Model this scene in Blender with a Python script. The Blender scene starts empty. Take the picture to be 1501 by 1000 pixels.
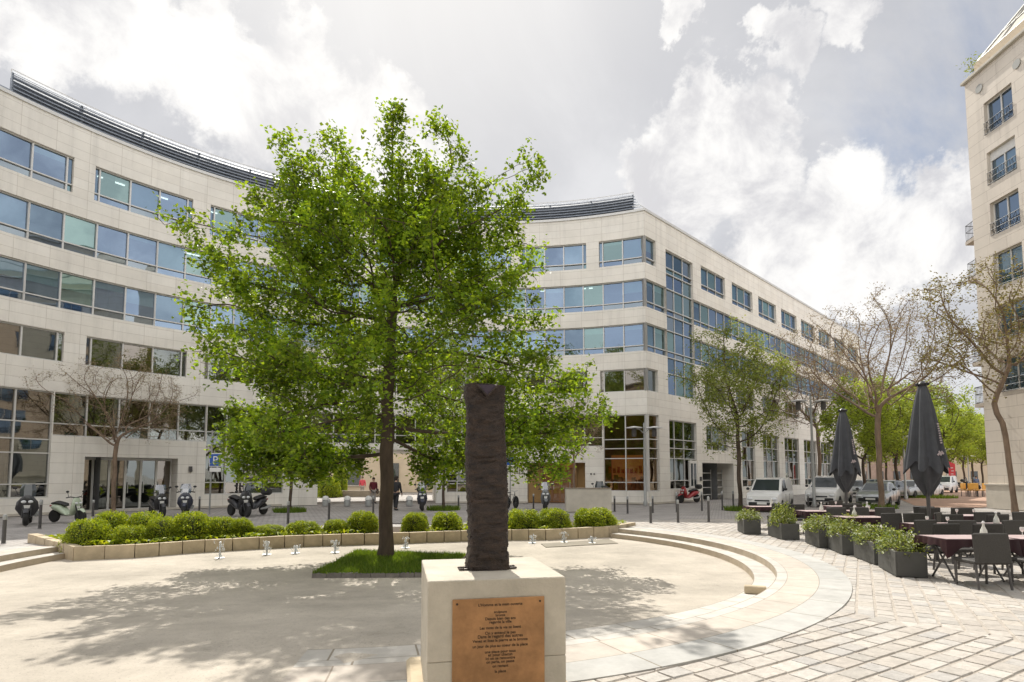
import bpy, math, random
import numpy as np
from mathutils import Vector, Matrix
PI = math.pi; R_ = math.radians
random.seed(7); rng = np.random.default_rng(11)
sc = bpy.context.scene; COL = sc.collection

# ------------------------------------------------------------------ camera
F = 850.0; H = 1.85; PIT = math.atan(F / 11700); PPY = 697 - F * math.tan(PIT)
CP, SP = math.cos(PIT), math.sin(PIT)
def ray(px, py):
    u = (px - 750.5) / F; v = (py - PPY) / F
    return Vector((u, CP + SP * v, SP - CP * v))
def P(px, py, z=0.0):
    d = ray(px, py); return Vector((0, 0, H)) + d * ((z - H) / d.z)
def PY(px, py, Y):
    d = ray(px, py); return Vector((0, 0, H)) + d * (Y / d.y)
cam = bpy.data.cameras.new('camera'); co = bpy.data.objects.new('camera', cam); COL.objects.link(co)
co.location = (0, 0, H); co.rotation_euler = (PI / 2 + PIT, 0, 0)
cam.sensor_width = 36; cam.lens = F / 1501 * 36; cam.shift_y = (PPY - 500) / 1501
cam.clip_start = 0.1; cam.clip_end = 3000
sc.camera = co

# ------------------------------------------------------------------ helpers
class MB:
    def __init__(s): s.v = []; s.f = []; s.uv = []; s.hasuv = False
    def face(s, pts, uv=None):
        n = len(s.v); s.v += [tuple(p) for p in pts]; s.f.append(tuple(range(n, n + len(pts))))
        s.uv.append(uv)
        if uv: s.hasuv = True
    def raw(s, vs, fs):
        n = len(s.v); s.v += [tuple(p) for p in vs]
        for f in fs: s.f.append(tuple(i + n for i in f)); s.uv.append(None)
    def box(s, c, d, rot=0.0, M=None, bev=0.0):
        hx, hy, hz = d[0] / 2, d[1] / 2, d[2] / 2
        if bev > 0:
            b = min(bev, hx * .9, hy * .9, hz * .9)
            vs = []; fs = []
            for (z, ins) in ((-hz, b), (-hz + b, 0), (hz - b, 0), (hz, b)):
                x, y = hx - ins, hy - ins
                c_ = b if ins == 0 else b * .5
                vs += [(-x + c_, -y, z), (x - c_, -y, z), (x, -y + c_, z), (x, y - c_, z), (x - c_, y, z), (-x + c_, y, z), (-x, y - c_, z), (-x, -y + c_, z)]
            for k in range(3):
                for i in range(8):
                    a = k * 8 + i; bq = k * 8 + (i + 1) % 8
                    fs.append((a, bq, bq + 8, a + 8))
            fs += [tuple(range(7, -1, -1)), tuple(range(24, 32))]
        else:
            vs = [(x, y, z) for z in (-hz, hz) for (x, y) in ((-hx, -hy), (hx, -hy), (hx, hy), (-hx, hy))]
            fs = [(3, 2, 1, 0), (4, 5, 6, 7), (0, 1, 5, 4), (1, 2, 6, 5), (2, 3, 7, 6), (3, 0, 4, 7)]
        m = Matrix.Translation(Vector(c)) @ (M if M is not None else Matrix.Rotation(rot, 4, 'Z'))
        s.raw([m @ Vector(p) for p in vs], fs)
        return s
    def tube(s, pts, r, n=8, cap=True, ell=None):
        pts = [Vector(p) for p in pts]; m = len(pts)
        rs = [r] * m if not isinstance(r, (list, tuple)) else r
        vs = []; fs = []; up = None
        for i, p in enumerate(pts):
            t = (pts[min(i + 1, m - 1)] - pts[max(i - 1, 0)]).normalized()
            if up is None:
                a = Vector((0, 0, 1)) if abs(t.z) < .9 else Vector((1, 0, 0))
            else: a = up
            x = a.cross(t).normalized(); y = t.cross(x).normalized(); up = y
            rr = rs[i]; ra, rb = rr if isinstance(rr, (list, tuple)) else (rr, rr)
            for k in range(n):
                w = 2 * PI * k / n; vs.append(p + x * ra * math.cos(w) + y * rb * math.sin(w))
        for i in range(m - 1):
            for k in range(n):
                k2 = (k + 1) % n; fs.append((i * n + k, i * n + k2, (i + 1) * n + k2, (i + 1) * n + k))
        if cap: fs += [tuple(range(n - 1, -1, -1)), tuple(range((m - 1) * n, m * n))]
        s.raw(vs, fs); return s
    def lathe(s, prof, c=(0, 0, 0), n=16, M=None):
        vs = []; fs = []; m = len(prof)
        for (r, z) in prof:
            for k in range(n):
                w = 2 * PI * k / n; vs.append(Vector((max(r, 1e-4) * math.cos(w), max(r, 1e-4) * math.sin(w), z)))
        for i in range(m - 1):
            for k in range(n):
                k2 = (k + 1) % n; fs.append((i * n + k, i * n + k2, (i + 1) * n + k2, (i + 1) * n + k))
        fs += [tuple(range(n - 1, -1, -1)), tuple(range((m - 1) * n, m * n))]
        T = Matrix.Translation(Vector(c)) @ (M if M is not None else Matrix.Identity(4))
        s.raw([T @ p for p in vs], fs); return s
    def sph(s, c, r, nu=12, nv=8, M=None):
        prof = [(math.sin(PI * i / nv), -math.cos(PI * i / nv)) for i in range(nv + 1)]
        S = Matrix.Diagonal((r[0], r[1], r[2], 1))
        return s.lathe(prof, c, nu, (M @ S) if M is not None else S)
    def prism(s, poly, z0, z1):
        n = len(poly); g = lambda z, i: (z[i] if isinstance(z, (list, tuple)) else z)
        vs = [(p[0], p[1], g(z0, i)) for i, p in enumerate(poly)] + [(p[0], p[1], g(z1, i)) for i, p in enumerate(poly)]
        fs = [tuple(range(n - 1, -1, -1)), tuple(range(n, 2 * n))] + [(i, (i + 1) % n, n + (i + 1) % n, n + i) for i in range(n)]
        s.raw(vs, fs); return s
    def loft(s, secs, closed=True, caps=True):
        n = len(secs[0]); vs = [p for q in secs for p in q]; fs = []
        for i in range(len(secs) - 1):
            for k in range(n if closed else n - 1):
                k2 = (k + 1) % n; fs.append((i * n + k, i * n + k2, (i + 1) * n + k2, (i + 1) * n + k))
        if caps: fs += [tuple(range(n - 1, -1, -1)), tuple(range((len(secs) - 1) * n, len(secs) * n))]
        s.raw(vs, fs); return s
    def build(s, name, m, parent=None, smooth=False, world=False, ang=40):
        me = bpy.data.meshes.new(name); me.from_pydata(s.v, [], s.f)
        if s.hasuv:
            l = me.uv_layers.new(name='uv'); k = 0
            for f, u in zip(s.f, s.uv):
                for j in range(len(f)):
                    if u: l.data[k].uv = u[j]
                    k += 1
        me.update(); me.validate()
        if smooth:
            me.polygons.foreach_set('use_smooth', [True] * len(me.polygons))
            try: me.set_sharp_from_angle(angle=R_(ang))
            except Exception: pass
        return link(name, me, m, parent, world)
def link(name, me, m, parent=None, world=False):
    if m is not None: me.materials.append(m)
    o = bpy.data.objects.new(name, me); COL.objects.link(o)
    if parent is not None:
        o.parent = parent
        if world: o.matrix_parent_inverse = Matrix.LocRotScale(root_loc(parent), parent_rot(parent), None).inverted()
    return o
def root_loc(p):
    return Vector(p['_l']) if '_l' in p else Vector(p.location)
def parent_rot(p): return p.rotation_euler.to_quaternion()
def tag(o, label=None, cat=None, group=None, kind=None):
    if label: o['label'] = label
    if cat: o['category'] = cat
    if group: o['group'] = group
    if kind: o['kind'] = kind
    return o
def thing(name, label, cat, loc=(0, 0, 0), rz=0.0, group=None):
    o = bpy.data.objects.new(name, None); COL.objects.link(o); o.location = loc; o.rotation_euler = (0, 0, rz)
    o.empty_display_size = .1
    return tag(o, label, cat, group)
def struct(o): o['kind'] = 'structure'; return o
def kids(o): return list(o.children)
def copy_tree(o, parent=None):
    c = o.copy(); COL.objects.link(c)
    if parent is not None:
        c.parent = parent; c.matrix_parent_inverse = o.matrix_parent_inverse.copy()
    for ch in kids(o): copy_tree(ch, c)
    return c
def clone(src, loc, rz, label, scale=None, group=None):
    c = copy_tree(src); c.location = loc; c.rotation_euler = (0, 0, rz); c['label'] = label
    if scale is not None: c.scale = scale if isinstance(scale, (tuple, list)) else (scale,) * 3
    if group: c['group'] = group
    return c
def npmesh(name, V, Fq, mat, parent=None):
    me = bpy.data.meshes.new(name); V = np.asarray(V, np.float32); Fq = np.asarray(Fq, np.int32)
    k = Fq.shape[1]
    me.vertices.add(len(V)); me.vertices.foreach_set('co', V.ravel())
    me.loops.add(Fq.size); me.loops.foreach_set('vertex_index', Fq.ravel())
    me.polygons.add(len(Fq)); me.polygons.foreach_set('loop_start', np.arange(0, Fq.size, k, dtype=np.int32))
    me.update(calc_edges=True); me.validate()
    return link(name, me, mat, parent)

# ------------------------------------------------------------------ materials
def mat(name, col, rough=.6, var=.12, scale=6.0, bump=0.0, bscale=None, metal=0.0, spec=.5, col2=None, stretch=None, coat=0.0, detail=6):
    m = bpy.data.materials.new(name); m.use_nodes = True; nt = m.node_tree; N = nt.nodes; L = nt.links
    b = N['Principled BSDF']; b.inputs['Roughness'].default_value = rough; b.inputs['Metallic'].default_value = metal
    b.inputs['Specular IOR Level'].default_value = spec; b.inputs['Coat Weight'].default_value = coat
    if var or bump or col2:
        tc = N.new('ShaderNodeTexCoord'); mp = N.new('ShaderNodeMapping'); L.new(tc.outputs['Object'], mp.inputs[0])
        if stretch: mp.inputs['Scale'].default_value = stretch
        nz = N.new('ShaderNodeTexNoise'); nz.inputs['Scale'].default_value = scale; nz.inputs['Detail'].default_value = detail
        nz.inputs['Roughness'].default_value = .65
        L.new(mp.outputs[0], nz.inputs['Vector'])
        cr = N.new('ShaderNodeValToRGB'); c2 = col2 or tuple(min(1, c * (1 + var)) for c in col)
        c1 = col if col2 else tuple(c * (1 - var) for c in col)
        cr.color_ramp.elements[0].position = .3; cr.color_ramp.elements[1].position = .7
        cr.color_ramp.elements[0].color = (*c1, 1); cr.color_ramp.elements[1].color = (*c2, 1)
        L.new(nz.outputs['Fac'], cr.inputs[0]); L.new(cr.outputs[0], b.inputs['Base Color'])
        if bump:
            nb = N.new('ShaderNodeTexNoise'); nb.inputs['Scale'].default_value = bscale or scale * 4; nb.inputs['Detail'].default_value = 5
            L.new(mp.outputs[0], nb.inputs['Vector'])
            bp = N.new('ShaderNodeBump'); bp.inputs['Strength'].default_value = bump; bp.inputs['Distance'].default_value = .02
            L.new(nb.outputs['Fac'], bp.inputs['Height']); L.new(bp.outputs[0], b.inputs['Normal'])
    else: b.inputs['Base Color'].default_value = (*col, 1)
    return m
def brick_mat(name, c1, c2, mortar, bw, bh, msize=.01, rough=.7, uv=True, rot=0.0, var=.15, offset=.5, bump=.3, nscale=1.2, bias=0.0, streak=0.0):
    m = bpy.data.materials.new(name); m.use_nodes = True; nt = m.node_tree; N = nt.nodes; L = nt.links
    b = N['Principled BSDF']; b.inputs['Roughness'].default_value = rough; b.inputs['Specular IOR Level'].default_value = .3
    tc = N.new('ShaderNodeTexCoord'); mp = N.new('ShaderNodeMapping'); L.new(tc.outputs['UV' if uv else 'Object'], mp.inputs[0])
    mp.inputs['Rotation'].default_value = (0, 0, rot)
    br = N.new('ShaderNodeTexBrick'); br.inputs['Scale'].default_value = 1; br.inputs['Brick Width'].default_value = bw; br.inputs['Row Height'].default_value = bh
    br.inputs['Mortar Size'].default_value = msize; br.inputs['Mortar Smooth'].default_value = .1; br.offset = offset; br.inputs['Bias'].default_value = bias
    br.inputs['Color1'].default_value = (*c1, 1); br.inputs['Color2'].default_value = (*c2, 1); br.inputs['Mortar'].default_value = (*mortar, 1)
    L.new(mp.outputs[0], br.inputs['Vector'])
    nz = N.new('ShaderNodeTexNoise'); nz.inputs['Scale'].default_value = nscale; nz.inputs['Detail'].default_value = 8; nz.inputs['Roughness'].default_value = .7
    L.new(tc.outputs['Object'], nz.inputs['Vector'])
    mr = N.new('ShaderNodeMapRange'); mr.inputs['From Min'].default_value = .3; mr.inputs['From Max'].default_value = .7
    mr.inputs['To Min'].default_value = 1 - var; mr.inputs['To Max'].default_value = 1 + var; L.new(nz.outputs['Fac'], mr.inputs[0])
    mx = N.new('ShaderNodeMix'); mx.data_type = 'RGBA'; mx.blend_type = 'MULTIPLY'; mx.inputs[0].default_value = 1
    L.new(br.outputs['Color'], mx.inputs[6]); L.new(mr.outputs[0], mx.inputs[7]); out = mx.outputs[2]
    if streak:
        mp2 = N.new('ShaderNodeMapping'); mp2.inputs['Scale'].default_value = (1.6, 1.6, .11); L.new(tc.outputs['Object'], mp2.inputs[0])
        n2 = N.new('ShaderNodeTexNoise'); n2.inputs['Scale'].default_value = 1.0; n2.inputs['Detail'].default_value = 9; n2.inputs['Roughness'].default_value = .7; L.new(mp2.outputs[0], n2.inputs['Vector'])
        m2 = N.new('ShaderNodeMapRange'); m2.inputs['From Min'].default_value = .5; m2.inputs['From Max'].default_value = .72; m2.inputs['To Min'].default_value = 1.0; m2.inputs['To Max'].default_value = 1 - streak; L.new(n2.outputs['Fac'], m2.inputs[0])
        mx2 = N.new('ShaderNodeMix'); mx2.data_type = 'RGBA'; mx2.blend_type = 'MULTIPLY'; mx2.inputs[0].default_value = 1; L.new(out, mx2.inputs[6]); L.new(m2.outputs[0], mx2.inputs[7]); out = mx2.outputs[2]
    L.new(out, b.inputs['Base Color'])
    if bump:
        bp = N.new('ShaderNodeBump'); bp.inputs['Strength'].default_value = bump; bp.inputs['Distance'].default_value = .02; bp.invert = True
        L.new(br.outputs['Fac'], bp.inputs['Height']); L.new(bp.outputs[0], b.inputs['Normal'])
    return m
def island_mat(name, cols, rough=.6, spec=.3, trans=0.0, tcols=None, noise=0.0, clumps=0.0):
    m = bpy.data.materials.new(name); m.use_nodes = True; nt = m.node_tree; N = nt.nodes; L = nt.links
    b = N['Principled BSDF']; b.inputs['Roughness'].default_value = rough; b.inputs['Specular IOR Level'].default_value = spec
    g = N.new('ShaderNodeNewGeometry'); cr = N.new('ShaderNodeValToRGB')
    el = cr.color_ramp.elements
    while len(el) < len(cols): el.new(.5)
    for i, c in enumerate(cols): el[i].position = i / max(1, len(cols) - 1); el[i].color = (*c, 1)
    L.new(g.outputs['Random Per Island'], cr.inputs[0])
    out = cr.outputs[0]
    if clumps:
        nz = N.new('ShaderNodeTexNoise'); nz.inputs['Scale'].default_value = clumps; nz.inputs['Detail'].default_value = 3; L.new(g.outputs['Position'], nz.inputs['Vector'])
        mr = N.new('ShaderNodeMapRange'); mr.inputs['From Min'].default_value = .34; mr.inputs['From Max'].default_value = .66; mr.inputs['To Min'].default_value = .5; mr.inputs['To Max'].default_value = 1.6; L.new(nz.outputs['Fac'], mr.inputs[0])
        mx = N.new('ShaderNodeMix'); mx.data_type = 'RGBA'; mx.blend_type = 'MULTIPLY'; mx.inputs[0].default_value = 1; L.new(out, mx.inputs[6]); L.new(mr.outputs[0], mx.inputs[7]); out = mx.outputs[2]; cr = mx
    if noise:
        nz = N.new('ShaderNodeTexNoise'); nz.inputs['Scale'].default_value = 9; nz.inputs['Detail'].default_value = 8; nz.inputs['Roughness'].default_value = .75
        L.new(g.outputs['Position'], nz.inputs['Vector'])
        mr = N.new('ShaderNodeMapRange'); mr.inputs['From Min'].default_value = .3; mr.inputs['From Max'].default_value = .7; mr.inputs['To Min'].default_value = 1 - noise; mr.inputs['To Max'].default_value = 1 + noise
        L.new(nz.outputs['Fac'], mr.inputs[0])
        mx = N.new('ShaderNodeMix'); mx.data_type = 'RGBA'; mx.blend_type = 'MULTIPLY'; mx.inputs[0].default_value = 1
        L.new(out, mx.inputs[6]); L.new(mr.outputs[0], mx.inputs[7]); out = mx.outputs[2]
        n2 = N.new('ShaderNodeTexNoise'); n2.inputs['Scale'].default_value = 40; n2.inputs['Detail'].default_value = 4; L.new(g.outputs['Position'], n2.inputs['Vector'])
        bp = N.new('ShaderNodeBump'); bp.inputs['Strength'].default_value = .5; bp.inputs['Distance'].default_value = .02; L.new(n2.outputs['Fac'], bp.inputs['Height']); L.new(bp.outputs[0], b.inputs['Normal'])
    L.new(out, b.inputs['Base Color'])
    if trans:
        t = N.new('ShaderNodeBsdfTranslucent'); mx = N.new('ShaderNodeMixShader'); mx.inputs[0].default_value = trans
        gm = N.new('ShaderNodeMix'); gm.data_type = 'RGBA'; gm.blend_type = 'MULTIPLY'; gm.inputs[0].default_value = 1
        gm.inputs[7].default_value = (*(tcols or (1.6, 1.5, .5)), 1); gm.clamp_result = False
        L.new(out, gm.inputs[6]); L.new(gm.outputs[2], t.inputs[0])
        L.new(b.outputs[0], mx.inputs[1]); L.new(t.outputs[0], mx.inputs[2]); L.new(mx.outputs[0], N['Material Output'].inputs[0])
    return m
def glass_mat(name, tint, refl, rtint=(1, 1, 1), vary=None):
    m = bpy.data.materials.new(name); m.use_nodes = True; nt = m.node_tree; N = nt.nodes; L = nt.links; N.remove(N['Principled BSDF'])
    t = N.new('ShaderNodeBsdfTransparent'); t.inputs[0].default_value = (*tint, 1)
    g = N.new('ShaderNodeBsdfGlossy'); g.inputs['Color'].default_value = (*rtint, 1); g.inputs['Roughness'].default_value = .015
    if vary:
        gi = N.new('ShaderNodeNewGeometry'); cr = N.new('ShaderNodeValToRGB'); el = cr.color_ramp.elements; cr.color_ramp.interpolation = 'CONSTANT'
        while len(el) < len(vary): el.new(.5)
        for i, c in enumerate(vary): el[i].position = i / len(vary); el[i].color = (*c, 1)
        L.new(gi.outputs['Random Per Island'], cr.inputs[0]); L.new(cr.outputs[0], g.inputs['Color'])
    fr = N.new('ShaderNodeLayerWeight'); fr.inputs['Blend'].default_value = .25
    mr = N.new('ShaderNodeMapRange'); mr.inputs['To Min'].default_value = refl; mr.inputs['To Max'].default_value = .9; L.new(fr.outputs['Fresnel'], mr.inputs[0])
    nz = N.new('ShaderNodeTexNoise'); nz.inputs['Scale'].default_value = .35; ge = N.new('ShaderNodeNewGeometry'); L.new(ge.outputs['Position'], nz.inputs['Vector'])
    bp = N.new('ShaderNodeBump'); bp.inputs['Strength'].default_value = .06; bp.inputs['Distance'].default_value = .2; L.new(nz.outputs['Fac'], bp.inputs['Height']); L.new(bp.outputs[0], g.inputs['Normal'])
    mx = N.new('ShaderNodeMixShader'); L.new(mr.outputs[0], mx.inputs[0]); L.new(t.outputs[0], mx.inputs[1]); L.new(g.outputs[0], mx.inputs[2])
    L.new(mx.outputs[0], N['Material Output'].inputs[0]); return m
def emit_mat(name, col, st):
    m = bpy.data.materials.new(name); m.use_nodes = True; b = m.node_tree.nodes['Principled BSDF']
    b.inputs['Base Color'].default_value = (*col, 1); b.inputs['Emission Color'].default_value = (*col, 1); b.inputs['Emission Strength'].default_value = st
    return m
M = {}
M['stone'] = brick_mat('limestone cladding', (.87, .84, .78), (.82, .785, .72), (.60, .56, .50), 1.42, .49, .009, .75, True, var=.08, offset=0.0, bump=.25, nscale=.6, streak=.16)
M['stone2'] = brick_mat('apartment render', (.72, .655, .575), (.70, .635, .555), (.48, .42, .36), 2.2, .62, .012, .8, True, var=.08, bump=.2, nscale=.4, streak=.15)
M['alu'] = mat('grey aluminium', (.66, .655, .64), .4, .05, 8, metal=.2)
M['white_metal'] = mat('white painted metal', (.75, .74, .71), .4, .04, 8)
M['louvre'] = mat('grey louvre metal', (.27, .30, .35), .5, .12, 3, metal=.1)
M['glass'] = glass_mat('tinted office glass', (.42, .55, .56), .35, (.52, .74, 1.0), [(.48, .66, .88), (.52, .76, .82), (.38, .52, .68), (.64, .84, .88), (.50, .66, .90), (.32, .45, .56), (.56, .78, .78), (.70, .82, .92)])
M['glass_low'] = glass_mat('ground floor glass', (.36, .40, .38), .27, (.95, .95, .92), [(.95, .95, .90), (.78, .84, .80), (.9, .82, .72), (.70, .76, .74)])
M['glass_amber'] = glass_mat('amber reflecting glass', (.80, .62, .45), .16, (1.0, .74, .48), [(1.0, .74, .48), (.9, .6, .36), (.85, .7, .5)])  # warm brown reflection put into the pane tint
M['glass_clear'] = glass_mat('clear glass', (.75, .8, .8), .12)
M['blind'] = mat('pale teal blind', (.58, .76, .72), .8, .08, 4)
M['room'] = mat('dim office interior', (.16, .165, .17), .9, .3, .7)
M['ceil_lamp'] = emit_mat('lit ceiling tube', (1, .96, .88), 2.5)
M['warm_glow'] = emit_mat('warm reflection glow', (.36, .15, .06), .28)  # emissive stand-in for the warm brown reflection in the glass
def sand_mat():
    m = bpy.data.materials.new('pale compacted sand'); m.use_nodes = True; nt = m.node_tree; N = nt.nodes; L = nt.links; b = N['Principled BSDF']; b.inputs['Roughness'].default_value = .92; b.inputs['Specular IOR Level'].default_value = .2
    tc = N.new('ShaderNodeTexCoord')
    def nz(sc_, det, ro, a, c, lo, hi, st=None):
        mp = N.new('ShaderNodeMapping'); L.new(tc.outputs['Object'], mp.inputs[0])
        if st: mp.inputs['Scale'].default_value = st
        n = N.new('ShaderNodeTexNoise'); n.inputs['Scale'].default_value = sc_; n.inputs['Detail'].default_value = det; n.inputs['Roughness'].default_value = ro; L.new(mp.outputs[0], n.inputs['Vector'])
        r = N.new('ShaderNodeMapRange'); r.inputs['From Min'].default_value = a; r.inputs['From Max'].default_value = c; r.inputs['To Min'].default_value = lo; r.inputs['To Max'].default_value = hi; L.new(n.outputs['Fac'], r.inputs[0]); return n, r.outputs[0]
    _, a = nz(.45, 10, .7, .35, .65, .74, 1.10); _, c = nz(3.2, 8, .75, .56, .70, 1.0, .80); _, d = nz(45, 4, .6, .60, .70, 1.0, .50); nf, e = nz(24, 6, .8, .3, .7, .92, 1.06); _, h = nz(1.1, 6, .6, .58, .74, 1.0, .86, (.35, 1.2, 1))
    out = None
    for x in (a, c, d, e, h):
        mx = N.new('ShaderNodeMix'); mx.data_type = 'RGBA'; mx.blend_type = 'MULTIPLY'; mx.inputs[0].default_value = 1
        if out is None: mx.inputs[6].default_value = (.550, .497, .425, 1)
        else: L.new(out, mx.inputs[6])
        L.new(x, mx.inputs[7]); out = mx.outputs[2]
    L.new(out, b.inputs['Base Color']); bp = N.new('ShaderNodeBump'); bp.inputs['Strength'].default_value = .6; bp.inputs['Distance'].default_value = .02; L.new(nf.outputs['Fac'], bp.inputs['Height']); L.new(bp.outputs[0], b.inputs['Normal']); return m
M['sand'] = sand_mat()
M['slab_w'] = brick_mat('white granite slab', (.56, .53, .485), (.50, .475, .435), (.28, .24, .19), .9, 2.0, .012, .7, True, var=.16, offset=0, bump=.3, nscale=2.6)
M['slab_p'] = brick_mat('pinkish granite slab', (.56, .495, .43), (.50, .45, .395), (.32, .27, .22), .75, 2.0, .010, .7, True, var=.16, offset=0, bump=.3, nscale=2.6)
M['slab_g'] = brick_mat('grey granite slab', (.49, .48, .455), (.43, .425, .405), (.26, .23, .18), 1.1, 2.0, .010, .7, True, var=.16, offset=0, bump=.3, nscale=2.6)
M['setts'] = brick_mat('street setts', (.47, .44, .42), (.39, .37, .355), (.25, .23, .21), .28, .16, .018, .75, False, R_(20), var=.22, bump=.5, nscale=.7)
M['mortar'] = mat('sandy joint filling', (.43, .385, .335), .95, .25, 8, bump=.4, bscale=50)
M['cobble'] = island_mat('pale granite setts', [(.40, .375, .345), (.47, .43, .385), (.52, .48, .435), (.44, .40, .36), (.54, .505, .46), (.42, .40, .38), (.50, .455, .40)], .75, .3, noise=.2)
M['path'] = mat('reddish path', (.40, .26, .19), .95, .2, .6, bump=.3, bscale=20)
M['limekerb'] = mat('yellow limestone kerb', (.52, .43, .30), .85, .18, 3, bump=.25, bscale=30)
M['kerb_dark'] = mat('dark kerb stone', (.19, .175, .16), .85, .25, 5, bump=.4, bscale=30)
M['soil'] = mat('dark soil', (.09, .065, .045), .95, .3, 4, bump=.6, bscale=20)
M['bark'] = mat('grey brown bark', (.085, .062, .045), .9, .4, 5, bump=.8, bscale=22, stretch=(1, 1, .25))
M['bark_pale'] = mat('pale bark', (.23, .165, .118), .9, .35, 4, bump=.6, bscale=20, stretch=(1, 1, .3))
M['leaf_main'] = island_mat('spring oak leaves', [(.065, .125, .012), (.11, .19, .016), (.16, .25, .022), (.22, .30, .03), (.13, .21, .02)], .5, .35, .45, (2.2, 1.95, .7), clumps=1.6)
M['leaf_far'] = island_mat('lime leaves', [(.17, .24, .035), (.25, .32, .05), (.33, .39, .07), (.22, .29, .04)], .6, .3, .42, (1.7, 1.6, .8), clumps=.6)
M['leaf_light'] = island_mat('young leaves', [(.17, .23, .05), (.25, .31, .07), (.34, .36, .12), (.13, .19, .035)], .6, .3, .4, (1.5, 1.4, .7))
M['buds'] = island_mat('brown spring buds', [(.24, .17, .11), (.33, .25, .17), (.42, .34, .25), (.30, .28, .13), (.38, .29, .20)], .7, .2, .25, (1.2, 1.1, .8))
M['buds2'] = island_mat('olive brown young leaves', [(.17, .13, .06), (.24, .20, .08), (.30, .27, .13), (.20, .20, .07)], .7, .2, .3, (1.4, 1.3, .7))
M['leaf_box'] = island_mat('clipped hedge leaves', [(.10, .15, .014), (.20, .28, .022), (.31, .39, .03), (.44, .47, .04), (.24, .31, .025)], .5, .35, .35, (1.8, 1.7, .6))
M['leaf_pot'] = island_mat('planter shrub leaves', [(.10, .15, .025), (.17, .23, .05), (.26, .30, .09), (.33, .36, .12)], .45, .4, .35, (1.6, 1.5, .6))
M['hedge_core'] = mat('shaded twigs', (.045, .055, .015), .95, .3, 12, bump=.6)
M['grass'] = island_mat('grass blades', [(.07, .14, .015), (.11, .19, .02), (.16, .24, .03), (.2, .26, .05)], .6, .3, .4, (1.7, 1.6, .6))
M['bronze'] = mat('patinated bronze', (.022, .019, .020), .42, .5, 9, bump=1.0, bscale=55, metal=.3, col2=(.085, .058, .045), stretch=(1, 1, 1.8))
M['bronze_p'] = mat('lit notch bronze', (.10, .08, .115), .35, .2, 9, metal=.4)
M['plinth'] = mat('weathered limestone plinth', (.55, .50, .415), .85, .17, 3.0, bump=.3, bscale=60, detail=12)
M['plinth_top'] = mat('yellowed limestone cap', (.60, .51, .37), .85, .14, 3, bump=.3, bscale=60, detail=12)
M['copper'] = mat('copper plaque', (.42, .225, .10), .45, .3, 4.5, metal=.45, bump=.1, bscale=30, detail=10)
M['ink'] = mat('dark engraved lettering', (.06, .035, .02), .8, 0)
M['joint'] = mat('dark joint', (.05, .04, .03), .9, 0)
M['steel_dk'] = mat('dark grey painted steel', (.085, .08, .08), .45, .15, 8)
M['steel'] = mat('galvanised steel', (.38, .39, .39), .45, .1, 6, metal=.4)
M['black'] = mat('black plastic', (.02, .02, .022), .4, .2, 8)
M['rubber'] = mat('tyre rubber', (.025, .025, .025), .85, .2, 10)
M['rim'] = mat('alloy rim', (.45, .45, .46), .35, .05, 6, metal=.7)
M['seat'] = mat('black vinyl', (.03, .028, .028), .55, .2, 10)
M['w_paint'] = mat('white car paint', (.78, .78, .77), .25, .02, 3, coat=.5)
M['s_paint'] = mat('silver car paint', (.45, .47, .49), .28, .03, 3, metal=.4, coat=.5)
M['g_paint'] = mat('grey car paint', (.16, .17, .18), .28, .03, 3, metal=.3, coat=.5)
M['b_paint'] = mat('dark blue paint', (.03, .035, .06), .28, .03, 3, coat=.5)
M['k_paint'] = mat('black scooter paint', (.022, .022, .026), .3, .05, 3, coat=.4)
M['gr_paint'] = mat('pale green scooter paint', (.50, .58, .44), .35, .04, 3, coat=.3)
M['r_paint'] = mat('red scooter paint', (.38, .03, .035), .35, .06, 3, coat=.4)
M['car_glass'] = mat('dark car glass', (.035, .045, .05), .06, 0, spec=.8)
M['lamp_lens'] = mat('clear lamp lens', (.7, .72, .74), .15, 0, spec=.7)
M['tail'] = mat('red tail lamp', (.4, .02, .02), .3, 0)
M['plate'] = mat('white number plate', (.75, .75, .72), .5, 0)
M['sign_blue'] = mat('blue sign face', (.02, .10, .42), .4, 0)
M['sign_white'] = mat('white sign paint', (.8, .8, .79), .45, 0)
M['planter'] = mat('dark fibre cement', (.075, .075, .07), .7, .15, 3, bump=.1, bscale=40)
M['canvas'] = mat('dark grey canvas', (.062, .066, .076), .85, .15, 4, bump=.2, bscale=80)
M['cloth'] = mat('burgundy tablecloth', (.032, .009, .013), .55, .25, 5, spec=.4)
M['cloth_top'] = mat('pink grey glare and print', (.60, .46, .46), .3, .12, 6, spec=.5)  # glare on the burgundy cloth painted as paler colour; also banner print
M['mark'] = mat('faded print', (.42, .36, .37), .8, .1, 9)
M['wicker'] = mat('dark woven resin', (.05, .046, .042), .6, .25, 60, bump=.5, bscale=120)
M['bottle'] = mat('pale glass', (.62, .64, .58), .15, 0, spec=.8)
M['glassware'] = mat('bright glassware', (.68, .68, .66), .1, 0, spec=.8)
M['yellow'] = mat('yellow orange chair', (.65, .36, .07), .5, .1, 5)
M['red_flag'] = mat('red banner', (.5, .04, .05), .7, .1, 5)
M['water'] = glass_mat('splashing white water', (.9, .93, .95), .3)
_n = M['water'].node_tree.nodes; _t = [x for x in _n if x.type == 'BSDF_GLOSSY'][0]; _t.inputs['Roughness'].default_value = .6; _t.inputs['Color'].default_value = (1, 1, 1, 1)
M['skin'] = mat('skin', (.50, .32, .24), .6, .05, 5)
M['hair'] = mat('dark hair', (.03, .02, .015), .7, .2, 20)
M['coat_k'] = mat('black clothing', (.03, .03, .034), .85, .15, 10)
M['coat_r'] = mat('dark red jacket', (.14, .02, .03), .85, .15, 10)
M['coat_p'] = mat('pink red top', (.6, .08, .11), .85, .1, 10)
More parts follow.
